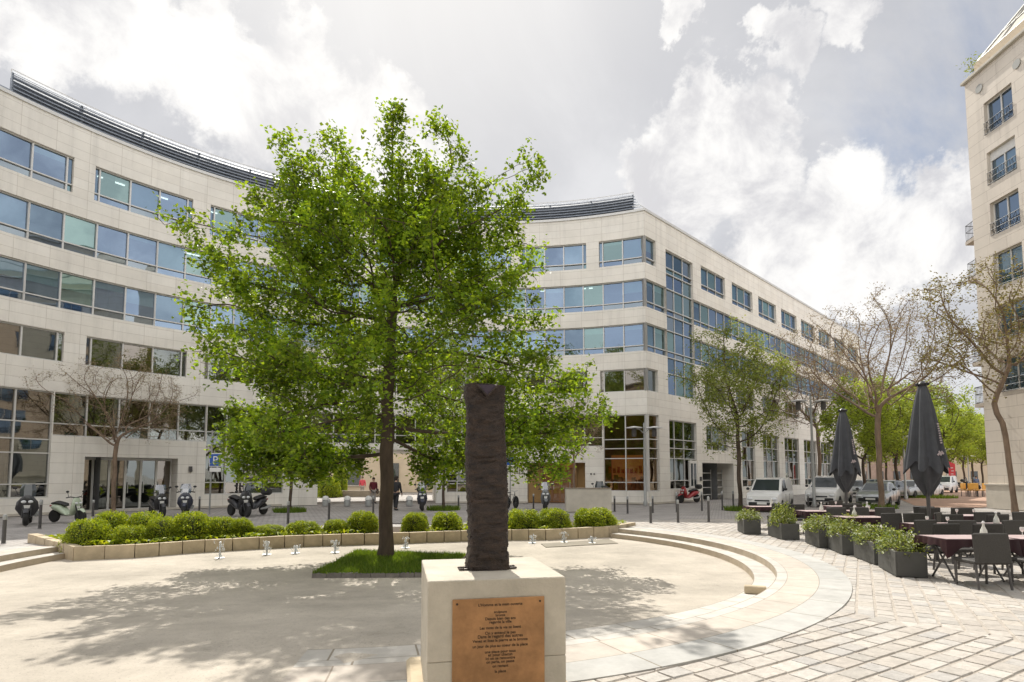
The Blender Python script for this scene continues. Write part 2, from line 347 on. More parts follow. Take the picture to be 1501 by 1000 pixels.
M['jean'] = mat('pale trousers', (.35, .32, .3), .85, .1, 10)
M['shirt_b'] = mat('blue grey shirt', (.12, .16, .26), .85, .1, 10)
M['brick'] = brick_mat('red brick', (.42, .14, .07), (.36, .12, .06), (.4, .3, .25), .4, .12, .02, .85, True, var=.2, bump=.1)
M['brick_dk'] = brick_mat('brown brick', (.15, .11, .08), (.09, .065, .05), (.2, .17, .14), 2.4, 1.1, .05, .85, False, var=.2, bump=.1)
M['beige'] = mat('beige render', (.55, .46, .34), .9, .1, .5)
M['orange_w'] = mat('ochre wall', (.55, .36, .17), .9, .12, .5)
M['rail'] = mat('black iron railing', (.025, .025, .027), .5, 0)
M['zinc'] = mat('zinc roof', (.33, .33, .31), .5, .1, 1, metal=.3)
M['riser'] = mat('shaded tan riser', (.44, .37, .285), .85, .15, 3, bump=.2, bscale=30)  # tan tone carries the shade of risers in grazing sun
M['screen'] = glass_mat('smoky windscreen', (.45, .48, .52), .2)
M['conc'] = mat('light concrete', (.55, .51, .44), .85, .12, 1.5, bump=.2)
M['wood'] = mat('brown timber door', (.30, .15, .07), .5, .2, 3, stretch=(6, 6, .6))
M['garage'] = mat('dark garage interior', (.035, .032, .03), .9, .2, 2)

# ------------------------------------------------------------------ sky and sun
SUN_EL = R_(51); SUN_AZ = R_(-12)          # azimuth from +Y towards +X
sd = Vector((math.sin(SUN_AZ) * math.cos(SUN_EL), math.cos(SUN_AZ) * math.cos(SUN_EL), math.sin(SUN_EL)))
sl = bpy.data.lights.new('sun', 'SUN'); so = bpy.data.objects.new('sun', sl); COL.objects.link(so)
sl.energy = 4.8; sl.angle = R_(.5); sl.color = (1, .95, .86); so.rotation_euler = sd.to_track_quat('Z', 'Y').to_euler(); so.location = (0, 0, 60)
w = bpy.data.worlds.new('World'); sc.world = w; w.use_nodes = True; nt = w.node_tree; N = nt.nodes; L = nt.links
bg = N['Background']; bg.inputs['Strength'].default_value = 1
def math_n(op, a, b=None, clamp=False):
    n = N.new('ShaderNodeMath'); n.operation = op; n.use_clamp = clamp
    for i, x in enumerate((a, b)):
        if x is None: continue
        if isinstance(x, (int, float)): n.inputs[i].default_value = x
        else: L.new(x, n.inputs[i])
    return n.outputs[0]
def mixc(f, a, b, bt='MIX'):
    n = N.new('ShaderNodeMix'); n.data_type = 'RGBA'; n.blend_type = bt
    for i, x in ((0, f), (6, a), (7, b)):
        if isinstance(x, (int, float)): n.inputs[i].default_value = x
        elif isinstance(x, tuple): n.inputs[i].default_value = (*x, 1)
        else: L.new(x, n.inputs[i])
    return n.outputs[2]
def smooth(x, a, b):
    n = N.new('ShaderNodeMapRange'); n.interpolation_type = 'SMOOTHSTEP'; n.inputs['From Min'].default_value = a; n.inputs['From Max'].default_value = b
    L.new(x, n.inputs[0]); return n.outputs[0]
sky = N.new('ShaderNodeTexSky'); sky.sky_type = 'NISHITA'; sky.sun_disc = False; sky.sun_elevation = SUN_EL; sky.sun_rotation = SUN_AZ
sky.dust_density = 1.0; sky.air_density = 1.0
tc = N.new('ShaderNodeTexCoord'); D = tc.outputs['Generated']
skyc = mixc(1.0, sky.outputs[0], (.10, .10, .10), 'MULTIPLY')
sep = N.new('ShaderNodeSeparateXYZ'); L.new(D, sep.inputs[0])
zz = math_n('ADD', math_n('MAXIMUM', sep.outputs[2], 0.0), .30)
cmb = N.new('ShaderNodeCombineXYZ'); L.new(math_n('DIVIDE', sep.outputs[0], zz), cmb.inputs[0]); L.new(math_n('DIVIDE', sep.outputs[1], zz), cmb.inputs[1])
def noise(vec, sc_, det=8, rough=.6, dist=0.0, off=0.0):
    mp = N.new('ShaderNodeMapping'); mp.inputs['Location'].default_value = (off, off * 1.7, off * .3); L.new(vec, mp.inputs[0])
    n = N.new('ShaderNodeTexNoise'); n.inputs['Scale'].default_value = sc_; n.inputs['Detail'].default_value = det; n.inputs['Roughness'].default_value = rough
    n.inputs['Distortion'].default_value = dist; L.new(mp.outputs[0], n.inputs['Vector']); return n.outputs['Fac']
veil = smooth(noise(cmb.outputs[0], 1.1, 8, .62, .6, 3.1), .16, .42)
grey = mixc(smooth(noise(cmb.outputs[0], 1.7, 9, .6, .4, 8.3), .3, .7), (.54, .545, .575), (.75, .75, .765))
base = mixc(math_n('MULTIPLY', veil, .93), skyc, grey)
blobs = [(40, 0, 5), (120, 20, 5), (190, 55, 5), (260, 85, 4.5), (330, 125, 5), (400, 150, 5), (470, 185, 4.5), (535, 190, 4.5), (580, 225, 4), (430, 90, 2.5), (320, 40, 3),
         (1040, 105, 2.6), (1040, 150, 3.6), (1075, 190, 3.2), (1000, 205, 4.2), (1050, 240, 5), (960, 235, 2.6), (1100, 285, 4.2), (1020, 290, 4.5), (1170, 330, 4), (1200, 300, 3), (1250, 340, 4.6), (1320, 335, 4.6), (1390, 345, 4.6), (1140, 380, 5), (1360, 305, 3), (1300, 400, 4), (1180, 420, 4),
         (1150, 40, 2.0), (1235, 25, 2.0), (1000, 8, 1.9)]
dirs = [(ray(a, b).normalized(), r) for a, b, r in blobs]
for az, el, r in ((95, 20, 11), (120, 12, 9), (150, 30, 12), (185, 14, 12), (215, 36, 11), (250, 16, 10), (-75, 22, 10), (-110, 33, 9), (172, 60, 14), (80, 50, 10)):
    a, e = R_(az), R_(el); dirs.append((Vector((math.sin(a) * math.cos(e), math.cos(a) * math.cos(e), math.sin(e))), r))
wn_ = N.new('ShaderNodeTexNoise'); wn_.inputs['Scale'].default_value = 7.0; wn_.inputs['Detail'].default_value = 9; wn_.inputs['Roughness'].default_value = .62; L.new(D, wn_.inputs['Vector'])
wv = N.new('ShaderNodeVectorMath'); wv.operation = 'MULTIPLY_ADD'; L.new(wn_.outputs['Color'], wv.inputs[0]); wv.inputs[1].default_value = (.27, .27, .27)
w0 = N.new('ShaderNodeVectorMath'); w0.operation = 'ADD'; L.new(D, w0.inputs[0]); w0.inputs[1].default_value = (-.135, -.135, -.135); L.new(w0.outputs[0], wv.inputs[2])
wz = N.new('ShaderNodeVectorMath'); wz.operation = 'NORMALIZE'; L.new(wv.outputs[0], wz.inputs[0]); DW = wz.outputs[0]
mask = None
for dv, r in dirs:
    n = N.new('ShaderNodeVectorMath'); n.operation = 'DOT_PRODUCT'; L.new(DW, n.inputs[0]); n.inputs[1].default_value = dv
    s_ = N.new('ShaderNodeMapRange'); s_.inputs['From Min'].default_value = math.cos(R_(r * 1.45)); s_.inputs['From Max'].default_value = 1.0; L.new(n.outputs['Value'], s_.inputs[0])
    mask = s_.outputs[0] if mask is None else math_n('MAXIMUM', mask, s_.outputs[0])
nz1 = noise(D, 8.0, 12, .66, .35, 1.3)
cm = smooth(math_n('ADD', math_n('MULTIPLY', mask, .95), math_n('MULTIPLY', math_n('SUBTRACT', nz1, .5), 1.5)), .30, .68)
puff = mixc(smooth(noise(D, 9.0, 10, .62, .3, 5.7), .34, .60), (.66, .655, .68), (1.0, .985, .965))
allc = mixc(math_n('MULTIPLY', cm, .95), base, puff)
n = N.new('ShaderNodeVectorMath'); n.operation = 'DOT_PRODUCT'; L.new(D, n.inputs[0]); n.inputs[1].default_value = sd
glow = math_n('POWER', math_n('MAXIMUM', n.outputs['Value'], 0.0), 14.0)
fin = mixc(math_n('MULTIPLY', glow, .7), allc, (1.12, 1.09, 1.04))
back = smooth(math_n('MULTIPLY', sep.outputs[1], -1.0), -.35, .55)      # boost added to the sky behind the camera to fill the shaded facade
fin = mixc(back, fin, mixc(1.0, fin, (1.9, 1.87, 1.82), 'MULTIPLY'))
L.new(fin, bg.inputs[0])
sc.view_settings.view_transform = 'Standard'; sc.view_settings.look = 'None'; sc.view_settings.exposure = 0.08; sc.view_settings.gamma = 1.0

# ------------------------------------------------------------------ ground
CX, CY = -3.05, 14.66
def g_(y):
    t = min(1, max(0, (y - 6.0) / 5.5)); return t * t * (3 - 2 * t)
def pol(r, a): return CX + r * math.cos(a), CY + r * math.sin(a)
RF = 8.42
b = MB(); rings = [9.95, 12, 16, 24, 40, 80, 200, 900]; NA = 96
for i in range(len(rings) - 1):
    for k in range(NA):
        a0, a1 = 2 * PI * k / NA, 2 * PI * (k + 1) / NA
        b.face([(*pol(r, a), -.026) for r, a in ((rings[i], a0), (rings[i + 1], a0), (rings[i + 1], a1), (rings[i], a1))])
# part of the street that reaches inside the circle behind the planter
PF = [P(*q, -.28) for q in [(39, 809), (107, 822), (197, 818), (300, 810), (417, 803), (500, 800), (600, 797), (700, 793), (800, 792), (893, 788), (932, 781)]]
PF = [(p.x, p.y) for p in PF]
arc = [pol(9.95, R_(a)) for a in range(40, 178, 3)]
mid = [(p[0], p[1] + .5) for p in PF[2:]]
b.face([(x, y, -.026) for x, y in mid + arc])
struct(b.build('street', M['setts']))
b = MB(); NR = 24; NA = 120
for i in range(NR):
    for k in range(NA):
        q = []
        for r, a in ((i, k), (i + 1, k), (i + 1, k + 1), (i, k + 1)):
            x, y = pol(9.47 * r / NR, 2 * PI * a / NA); q.append((x, y, -.28 * g_(y) + .006 * math.sin(3 * x) * math.sin(2.3 * y)))
        b.face(q)
struct(b.build('square_floor', M['sand'], smooth=True))
def band(name, r0, r1, depth0, m, a0=-184, a1=39, riser=0.0, skirt=False, parts=None):
    for a0, a1 in (parts or ((a0, a1),)):
        b = MB(); rb = MB(); st = 2
        for a in range(a0, a1, st):
            A0, A1 = R_(a), R_(a + st); uu = lambda A: A * r1
            p = [(*pol(r, A), 0) for r, A in ((r0, A0), (r1, A0), (r1, A1), (r0, A1))]
            p = [(x, y, depth0 * g_(y) + .004) for x, y, z in p]
            b.face(p, [(uu(A0), 0), (uu(A0), r1 - r0), (uu(A1), r1 - r0), (uu(A1), 0)])
            if skirt: b.face([p[1], p[2], (p[2][0], p[2][1], -.2), (p[1][0], p[1][1], -.2)], [(uu(A0), .3), (uu(A1), .3), (uu(A1), .1), (uu(A0), .1)])
            if riser: rb.face([p[0], p[3], (p[3][0], p[3][1], p[3][2] - riser), (p[0][0], p[0][1], p[0][2] - riser)])
        struct(b.build(name, m))
        if riser: struct(rb.build('step_riser', M['riser']))
STP = ((-84, 39), (-184, -150))
band('step_tread', RF - .03, 8.79, -.14, M['slab_w'], riser=.2, parts=STP)
band('step_kerb', 8.79, 8.97, .0, M['slab_w'], riser=.2, parts=STP)
band('paved_ring', 8.97, 9.48, -.001, M['slab_p'], parts=((-84, 39), (-184, -150)))
band('paved_edge', 9.48, 9.97, .0, M['slab_g'], skirt=True)
# bed of the setts, then the setts themselves as separate raised stones
b = MB(); b.face([(x, y, -.021) for x, y in ([pol(9.9, R_(a)) for a in range(-170, 41, 3)] + [(7, 25), (30, 25), (30, -6), (-30, -6), (-30, 13)])])
struct(b.build('joint_sand', M['mortar']))
b = MB(); rs = random.Random(3)
def stone_ok(x, y, zone):
    r = math.hypot(x - CX, y - CY)
    if r < 9.86 or y < 1.5 or y > 24.5 or x > 20: return False
    if y > 14 and x < 3.9: return False
    side = (y - 8.35) + .98 * (x - 4.0) * 1.0       # boundary line between the two laying directions
    return (side < .12) if zone == 0 else (side > .0)
for zone, ang, wrow, Lm in ((0, 32, .232, .31), (1, 59, .226, .27)):
    ca, sa = math.cos(R_(ang)), math.sin(R_(ang))
    nrow = int(34 / wrow)
    for i in range(-nrow, nrow):
        s_ = -36 + rs.random() * .3
        while s_ < 36:
            ln = Lm * rs.uniform(.72, 1.25)
            cx_ = 4 + ca * (s_ + ln / 2) - sa * (i * wrow); cy_ = 8 + sa * (s_ + ln / 2) + ca * (i * wrow)
            if stone_ok(cx_, cy_, zone) and (abs(cx_) < cy_ * 1.1 + 2):
                hl, hw = ln / 2 - .003, wrow / 2 - .009; z0 = rs.uniform(-.004, .003) - (.008 if zone == 0 else .012); tx, ty = rs.uniform(-.012, .012), rs.uniform(-.016, .016)
                vs = []
                for (dl, dw, zb) in ((hl, hw, -.03), (hl - .010, hw - .014, 0)):
                    for sl_, sw_ in ((-1, -1), (1, -1), (1, 1), (-1, 1)):
                        l_, w_ = sl_ * dl + rs.uniform(-.006, .006), sw_ * dw + rs.uniform(-.005, .005)
                        vs.append((cx_ + ca * l_ - sa * w_, cy_ + sa * l_ + ca * w_, zb + (z0 + tx * l_ + ty * w_ if zb == 0 else 0)))
                b.raw(vs, [(4, 5, 6, 7), (0, 1, 5, 4), (1, 2, 6, 5), (2, 3, 7, 6), (3, 0, 4, 7)])
            s_ += ln
tag(b.build('sett_paving', M['cobble']), 'pale granite setts laid in rows over the near plaza', 'paving', kind='structure')
b = MB(); b.face([(x, y, -.008) for x, y in ((24, 34.5), (27, 33.6), (60, 60), (110, 110), (70, 110), (34, 52))])
struct(b.build('path', M['path']))
b = MB()
for (x0, y0, x1, y1) in ((-26, 25.5, -20.5, 30.5), (-20.5, 30.5, -14.5, 34.2)): pass
c = P(1107, 861, 0); b.box((c.x, c.y, -.04), (.34, .14, .13), R_(-22), bev=.015)
struct(b.build('step_end', M['limekerb']))
b = MB(); p0, p1 = P(800, 803, -.28), P(906, 797, -.28)
b.prism([(p0.x, p0.y), (p1.x, p1.y), (p1.x - .1, p1.y + 1.2), (p0.x - .1, p0.y + .9)], -.275, -.262)
struct(b.build('gutter_strip', M['slab_g']))

# ------------------------------------------------------------------ office building
AX, AY, AR, TH0 = -1.08, 14.7, 24.48, 66.4
BC = Vector((AX + AR * math.cos(R_(TH0)), AY + AR * math.sin(R_(TH0)), 0)); NBv = Vector((-1, 1, 0)).normalized()
def q_of(th): return -(th - TH0) * PI / 180 * AR
def bpos(q, d, z):
    if abs(q) < 1e-4:
        nA = Vector((math.cos(R_(TH0)), math.sin(R_(TH0)), 0)); m_ = (nA + NBv) / (1 + nA.dot(NBv)); p = BC + m_ * d
    elif q < 0:
        t = R_(TH0 - q / AR * 180 / PI); p = Vector((AX + (AR + d) * math.cos(t), AY + (AR + d) * math.sin(t), 0))
    else: p = BC + Vector((1, 1, 0)).normalized() * q + NBv * d
    p.z = z; return p
def qs(q0, q1, st=.72):
    out = [q0]
    cuts = [c for c in (0.0,) if q0 < c < q1] + [q1]; a = q0
    for c in cuts:
        n_ = max(1, int(math.ceil((c - a) / st))) if c <= 0 else 1
        out += [a + (c - a) * (i + 1) / n_ for i in range(n_)]; a = c
    return out
def strip(mb, q0, q1, z0, z1, d):
    Q = qs(q0, q1)
    for a, c in zip(Q, Q[1:]): mb.face([bpos(a, d, z0), bpos(c, d, z0), bpos(c, d, z1), bpos(a, d, z1)], [(a, z0), (c, z0), (c, z1), (a, z1)])
def shelf(mb, q0, q1, d0, d1, z):
    Q = qs(q0, q1)
    for a, c in zip(Q, Q[1:]): mb.face([bpos(a, d0, z), bpos(c, d0, z), bpos(c, d1, z), bpos(a, d1, z)], [(a, d0), (c, d0), (c, d1), (a, d1)])
def endw(mb, q, d0, d1, z0, z1): mb.face([bpos(q, d0, z0), bpos(q, d1, z0), bpos(q, d1, z1), bpos(q, d0, z1)], [(d0, z0), (d1, z0), (d1, z1), (d0, z1)])
def bar(mb, q0, q1, z0, z1, d0, d1):
    strip(mb, q0, q1, z0, z1, d0); shelf(mb, q0, q1, d0, d1, z0); shelf(mb, q0, q1, d0, d1, z1); endw(mb, q0, d0, d1, z0, z1); endw(mb, q1, d0, d1, z0, z1)
# module lines along the curve (angles read off the facade), then along the straight wing
ths = [TH0]; ths += [72.95 - 3.1, 72.95, 76.09, 79.15, 82.2, 85.3]
ths += [85.3 + (131.8 - 85.3) * (i + 1) / 16 for i in range(16)]
ths += [131.8 + 3.287 * (i + 1) for i in range(10)]
QM = [q_of(t) for t in ths]                 # descending from 0
QM = QM[::-1]; NQ = len(QM); QL = QM[0]; QR = 50.0
openings = []                               # q0, q1, z0, z1, mullions, transoms, kind
ROW5, ROW4, ROW3, ROW2 = (15.82, 17.62), (12.86, 14.74), (9.92, 11.8), (7.32, 8.8)
gaps = {2, 6, 10, 14, 18, 22, 26, 30}      # module (counted from the corner) that is a stone pier
for z0, z1, pier in ((*ROW5, True), (*ROW2, True)):
    i = 0
    while i < NQ - 1:
        j = i
        if i in gaps: i += 1; continue
        while j < NQ - 1 and j not in gaps: j += 1
        qa, qb = QM[NQ - 1 - j], QM[NQ - 1 - i]
        sl_ = .24
        a_, b_ = qa - sl_, (qb + sl_ if i else qb)
        if i == 0: b_ = 1.36
        ml = [QM[NQ - 1 - k] for k in range(i, j + 1)]
        openings.append((a_, b_, z0, z1, sorted(ml + ([0.0] if i == 0 else [])), [z0 + .42] if z0 > 9 else [], 'up' if z0 > 9 else 'low'))
        i = j
for z0, z1 in (ROW4, ROW3):
    k = 0
    while k < NQ - 1:
        j = min(k + 4, NQ - 1); qa, qb = QM[NQ - 1 - j], QM[NQ - 1 - k]
        openings.append((qa, qb, z0, z1, [QM[NQ - 1 - x] for x in range(k, j + 1)], [z0 + .42], 'up')); k = j
    openings.append((0, 2.65, z0, z1, [0, 1.3, 2.65], [z0 + .42], 'up'))
    q = 6.5
    while q < QR - 4: openings.append((q, q + 5.3, z0, z1, [q + i * 1.325 for i in range(5)], [z0 + .42], 'up')); q += 5.3
openings.append((2.65, 6.5, ROW2[0], 17.45, [2.65, 3.93, 5.22, 6.5], [8.8, 9.92, 10.34, 11.8, 12.86, 13.28, 14.74, 15.82, 16.24], 'bay'))
q = 7.75
while q < QR - 5:
    openings.append((q, q + 4.05, *ROW5, [q, q + 1.35, q + 2.7, q + 4.05], [ROW5[0] + .42], 'up'))
    openings.append((q + .2, q + 3.85, *ROW2, [q + .2, q + 1.4, q + 2.6, q + 3.85], [ROW2[0] + .45], 'low')); q += 5.3
A = q_of
def mods(a, b_, n): return [a + (b_ - a) * i / n for i in range(n + 1)]
tall_t = [1.45, 2.9, 3.55, 4.35]
openings += [
 (A(165), A(148.36), .8, 5.85, mods(A(165), A(148.36), 5), tall_t, 'low'),
 (A(148.3) + .02, A(131.86), 3.75, 5.85, mods(A(148.3), A(131.86), 5), [4.35], 'low'),
 (A(131.8), A(121.8), .75, 5.85, mods(A(131.8), A(121.8), 4), tall_t, 'low'),
 (A(121.0), A(99.6), 3.9, 5.85, mods(A(121.0), A(99.6), 7), [4.5], 'low'),
 (A(97.7), A(94.5), .7, 3.4, mods(A(97.7), A(94.5), 2), [1.3], 'low'),
 (A(98.2), A(73.3), 3.75, 5.85, mods(A(98.2), A(73.3), 9), [4.35], 'low'),
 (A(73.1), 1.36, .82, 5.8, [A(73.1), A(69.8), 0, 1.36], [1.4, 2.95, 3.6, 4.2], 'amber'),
 (2.69, 6.49, .9, 5.62, [2.69, 3.6, 4.9, 6.49], [1.5, 3.0, 3.7, 4.3], 'low'),
 (8.0, 11.65, 3.72, 5.55, [8.0, 9.2, 10.4, 11.65], [4.25], 'low'),
 (14.1, 16.7, .9, 5.5, mods(14.1, 16.7, 2), [1.5, 3.1, 4.2], 'low')]
for a_, b_ in ((18.4, 22.0), (23.4, 27.1), (28.5, 32.2), (33.6, 37.2), (38.6, 42.2)): openings.append((a_, b_, .9, 5.4, mods(a_, b_, 3), [1.5, 3.1, 4.2], 'low'))
holes = [(A(145.05), A(135.05), 0, 2.78), (A(117), A(99.4), 0, 3.55), (A(85.05), A(76.0), 0, 2.7), (7.25, 12.45, 0, 2.78), (A(94.5), A(85.05), 0, 0.001)]
office = thing('office_building', 'cream stone office block curving round the square, with ribbon windows and a dark louvred roof', 'building', (BC.x, BC.y, 0))
ZT = 19.3
wall = MB()
rects = [(o[0], o[1], o[2], o[3]) for o in openings] + holes
zs = sorted({0.0, ZT} | {r[2] for r in rects} | {r[3] for r in rects})
for z0, z1 in zip(zs, zs[1:]):
    if z1 - z0 < .002: continue
    zm = (z0 + z1) / 2; iv = sorted((r[0], r[1]) for r in rects if r[2] < zm < r[3]); q = QL
    for a_, b_ in iv:
        if a_ > q + .01: strip(wall, q, a_, z0, z1, 0)
        q = max(q, b_)
    if q < QR: strip(wall, q, QR, z0, z1, 0)
for a_, b_, z0, z1 in rects:
    if z1 < .01: continue
    dp = .3 if z0 > 0 else 1.6
    if z0 > 0: shelf(wall, a_, b_, 0, dp, z0)
    shelf(wall, a_, b_, 0, dp, z1)
    inside = any(o[0] - .01 <= a_ - .02 <= o[1] and abs(o[2] - z0) < .01 for o in openings if o[0] != a_)
    if not inside: endw(wall, a_, 0, dp, z0, z1)
    inside = any(o[0] <= b_ + .02 <= o[1] and abs(o[2] - z0) < .01 for o in openings if o[1] != b_)
    if not inside: endw(wall, b_, 0, dp, z0, z1)
# passage walls and ceiling, roof slab, end walls
for th in (117, 99.4): endw(wall, A(th), 1.6, 7.5, 0, 3.55)
shelf(wall, A(117), A(99.4), 1.6, 7.5, 3.551)
shelf(wall, QL, QR, 0, 8, ZT); strip(wall, QL, A(117), 0, ZT, 8); strip(wall, A(99.4), QR, 0, ZT, 8); strip(wall, A(117), A(99.4), 3.55, ZT, 8)
endw(wall, QL, 0, 8, 0, ZT); endw(wall, QR, 0, 8, 0, ZT)
wall.build('wall', M['stone'], office, world=True)
b = MB(); bar(b, QL, QR, ZT + .002, ZT + .16, -.07, .35); b.build('coping', M['alu'], office, world=True)
for qa, qb in ((QL, A(121.9)), (A(97.9), A(85.2)), (A(75.9), 7.1)): b = MB(); bar(b, qa, qb, .002, .12, -.12, -.003); b.build('base_course', M['conc'], office, world=True)
# louvre screen set back on the roof
b = MB(); q0, q1 = A(152.6), A(68.6)
for k in range(9):
    z = 19.62 + k * .19
    Q = qs(q0, q1 + (8 - k) * .112, .8)
    for a_, c_ in zip(Q, Q[1:]):
        b.face([bpos(a_, 1.25, z), bpos(c_, 1.25, z), bpos(c_, 1.42, z + .15), bpos(a_, 1.42, z + .15)])
        b.face([bpos(a_, 1.25, z - .03), bpos(c_, 1.25, z - .03), bpos(c_, 1.25, z), bpos(a_, 1.25, z)])
bar(b, QL, q0 - .01, 19.4, 20.25, 1.25, 2.2)
lv = b.build('roof_louvre', M['louvre'], office, world=True)
b = MB(); Q = qs(q0, q1, 2.82)
for a_ in Q: p = bpos(a_, 1.4, 0); b.box((p.x, p.y, 20.25), (.08, .08, 1.9), math.atan2(p.y - AY, p.x - AX))
strip(b, q0, q1, 19.3, 21.25, 1.6); endw(b, q1, 1.3, 1.6, 19.3, 21.2)
b.build('louvre_post', M['louvre'], lv, world=True)
b = MB()
for (qa, qb, z, dd) in ((q0, q1, 21.45, 1.55), (A(68.4), QR, 19.62, .5), (A(68.4), QR, 19.95, .5)):
    Q = qs(qa, qb, 1.2); b.tube([bpos(a_, dd, z) for a_ in Q], .022, 5)
for a_ in qs(q0, q1, 3.2): b.tube([bpos(a_, 1.55, 21.0), bpos(a_, 1.55, 21.45)], .02, 5)
for a_ in np.arange(1, QR, 2.4): b.tube([bpos(a_, .5, 19.4), bpos(a_, .5, 19.95)], .02, 5)
b.build('roof_rail', M['alu'], office, world=True)
# interiors: floor slabs, back walls
b = MB()
for z in (3.6, 6.4, 9.35, 12.3, 15.25, 18.2):
    shelf(b, QL, QR, .32, 4.4, z); shelf(b, QL, QR, .32, 4.4, z + .28)
strip(b, QL, A(117), 0, 19.2, 4.4); strip(b, A(99.4), QR, 0, 3.6, 4.4); strip(b, A(117), QR, 3.6, 19.2, 4.4)
for q in list(np.arange(QL + 2, QR, 7.2)): endw(b, float(q), .4, 4.4, 3.9 if A(117) - .5 < q < A(99.4) + .5 else 0, 19.2)
b.build('interior', M['room'], office, world=True)
b = MB(); strip(b, A(85.05), A(76), 0, 3.3, 3.9); b.build('lobby', M['warm_glow'], office, world=True)  # added glowing panels behind the door and corner glass
b = MB(); strip(b, A(73.1), -.05, .2, 3.3, 3.9); b.build('lobby', M['warm_glow'], office, world=True)
rl = random.Random(17)
for k in range(9):                                   # dark furniture and reddish display letters inside the corner lobby
    q = A(73.0) + (k + .5) * (A(67.2) - A(73.0)) / 9; b = MB(); bar(b, q - .12, q + .12, .85, rl.uniform(1.2, 1.9), 2.2, 2.5); b.build('lobby_furniture', M['wood'], office, world=True)
    b = MB(); bar(b, q - .09, q + .09, 2.0, 2.0 + rl.uniform(.25, .5), 1.5, 1.53); b.build('lobby_display', M['tail'], office, world=True)
rw = random.Random(5)
for k in range(34):
    b = MB()
    th = rw.uniform(68, 152); z = rw.choice((18.17, 15.22, 12.27, 9.32)); q = A(th); d = rw.choice((1.2, 2.2))
    bar(b, q, q + 1.2, z - .05, z - .01, d, d + .12); b.build('ceiling_light', M['ceil_lamp'], office, world=True)
rw = random.Random(9)
for (qa, qb, z0, z1, ml, tr, kind) in openings:
    g = MB(); dg = .2
    e = sorted(set([qa + .02] + [q for q in ml if qa + .1 < q < qb - .1] + [qb - .02]))
    ze = [z0 + .02] + [z for z in tr if z0 + .1 < z < z1 - .1] + [z1 - .02]
    for a_, c_ in zip(e, e[1:]):
        for za, zb in zip(ze, ze[1:]):
            t1, t2 = rw.uniform(-.012, .012), rw.uniform(-.008, .008)
            g.face([bpos(a_, dg + t1 + t2, za), bpos(c_, dg - t1 + t2, za), bpos(c_, dg - t1 - t2, zb), bpos(a_, dg + t1 - t2, zb)])
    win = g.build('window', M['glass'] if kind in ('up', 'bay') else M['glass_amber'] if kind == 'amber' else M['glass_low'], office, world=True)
    f = MB()
    for q in ml:
        if abs(q) < 1e-6:
            p = bpos(0, .12, (z0 + z1) / 2); f.box((p.x, p.y, p.z), (.2, .2, z1 - z0 - .01), R_(22))
        else: bar(f, max(q - .035, qa + .004), min(q + .035, qb - .004), z0 + .004, z1 - .004, .10 if q <= 0 else .15, .23)
    for zt in tr: bar(f, qa + .006, qb - .006, zt - .028, zt + .028, .09, .235)
    for za, zb in ((z0 + .003, z0 + .06), (z1 - .06, z1 - .003)): bar(f, qa + .008, qb - .008, za, zb, .11, .236)
    f.build('frame', M['alu'], win, world=True)
    if kind in ('up', 'bay'):
        bl = MB(); e = sorted(set([qa] + ml + [qb]))
        for a_, c_ in zip(e, e[1:]):
            if c_ - a_ < .5 or kind == 'bay' and rw.random() < .5: continue
            if rw.random() < .72:
                for zb_, zt_ in ([(z0, z1)] if kind == 'up' else [(z, z + 1.9) for z in (9.92, 12.86, 15.6)]):
                    dr = rw.choice((.25, .35, .45, .8, 1.35)); strip(bl, a_ + .04, c_ - .04, zt_ - dr, zt_ - .05, .30)
        if bl.f: bl.build('blind', M['blind'], win, world=True)
# entrance doors, garage grille, shop front details
def doorset(name, qa, qb, zt, d, n, mframe, mglass, skip=()):
    g = MB(); strip(g, qa, qb, .04, zt, d); dr = g.build(name, mglass, office, world=True)
    f = MB()
    for q in mods(qa, qb, n): bar(f, q - .05, q + .05, .02, zt, d - .06, d + .05)
    bar(f, qa, qb, zt - .1, zt + .02, d - .07, d + .06); bar(f, qa, qb, .02, .1, d - .07, d + .06)
    f.build('frame', mframe, dr, world=True)
    h = MB()
    for q in mods(qa, qb, n)[1:-1]: h.tube([bpos(q + .12, d - .1, .9), bpos(q + .12, d - .1, 1.5)], .018, 6)
    h.build('handle', M['alu'], dr, world=True)
doorset('entrance_door', A(145), A(135.1), 2.75, 1.2, 6, M['white_metal'], M['glass_low'])
doorset('lobby_door', A(82.6), A(77.6), 2.35, .9, 4, M['wood'], M['glass_clear'])
for qa, qb, qe in ((A(85), A(82.7), A(82.7)), (A(77.5), A(76.05), A(77.5))): b = MB(); endw(b, qe, .02, .95, 0, 2.69); strip(b, qa, qb, 0, 2.69, .95); b.build('porch_lining', M['orange_w'], office, world=True)
b = MB(); strip(b, 7.26, 12.44, 0, 2.77, 1.55); b.build('garage_opening', M['garage'], office, world=True)
b = MB()
for z in (.35, .9, 1.45, 2.0): bar(b, 8.7, 12.3, z, z + .06, .9, .96)
for q in (8.7, 10.4, 12.3): bar(b, q, q + .07, .02, 2.3, .88, .95)
b.build('garage_gate', M['alu'], office, world=True)
b = MB(); bar(b, 5.35, 6.4, .95, 2.9, -.02, .1); d_ = b.build('white_door', M['white_metal'], office, world=True)
b = MB(); bar(b, 5.5, 5.82, 1.1, 2.7, -.03, -.021); bar(b, 5.95, 6.27, 1.1, 2.7, -.03, -.021); b.build('pane', M['car_glass'], d_, world=True)
b = MB(); bar(b, A(99.35), A(98.3), .002, 5.5, -.35, -.002); b.build('passage_pillar', M['white_metal'], office, world=True)
b = MB()
for k in range(5): th = 97.3 - k * .55; bar(b, A(th), A(th - .3), 1.9 + .12 * (k % 2), 2.25, .17, .19)
bar(b, A(97.6), A(94.6), 1.45, 1.5, .16, .19); b.build('shop_transfer', M['sign_white'], office, world=True)
b = MB()
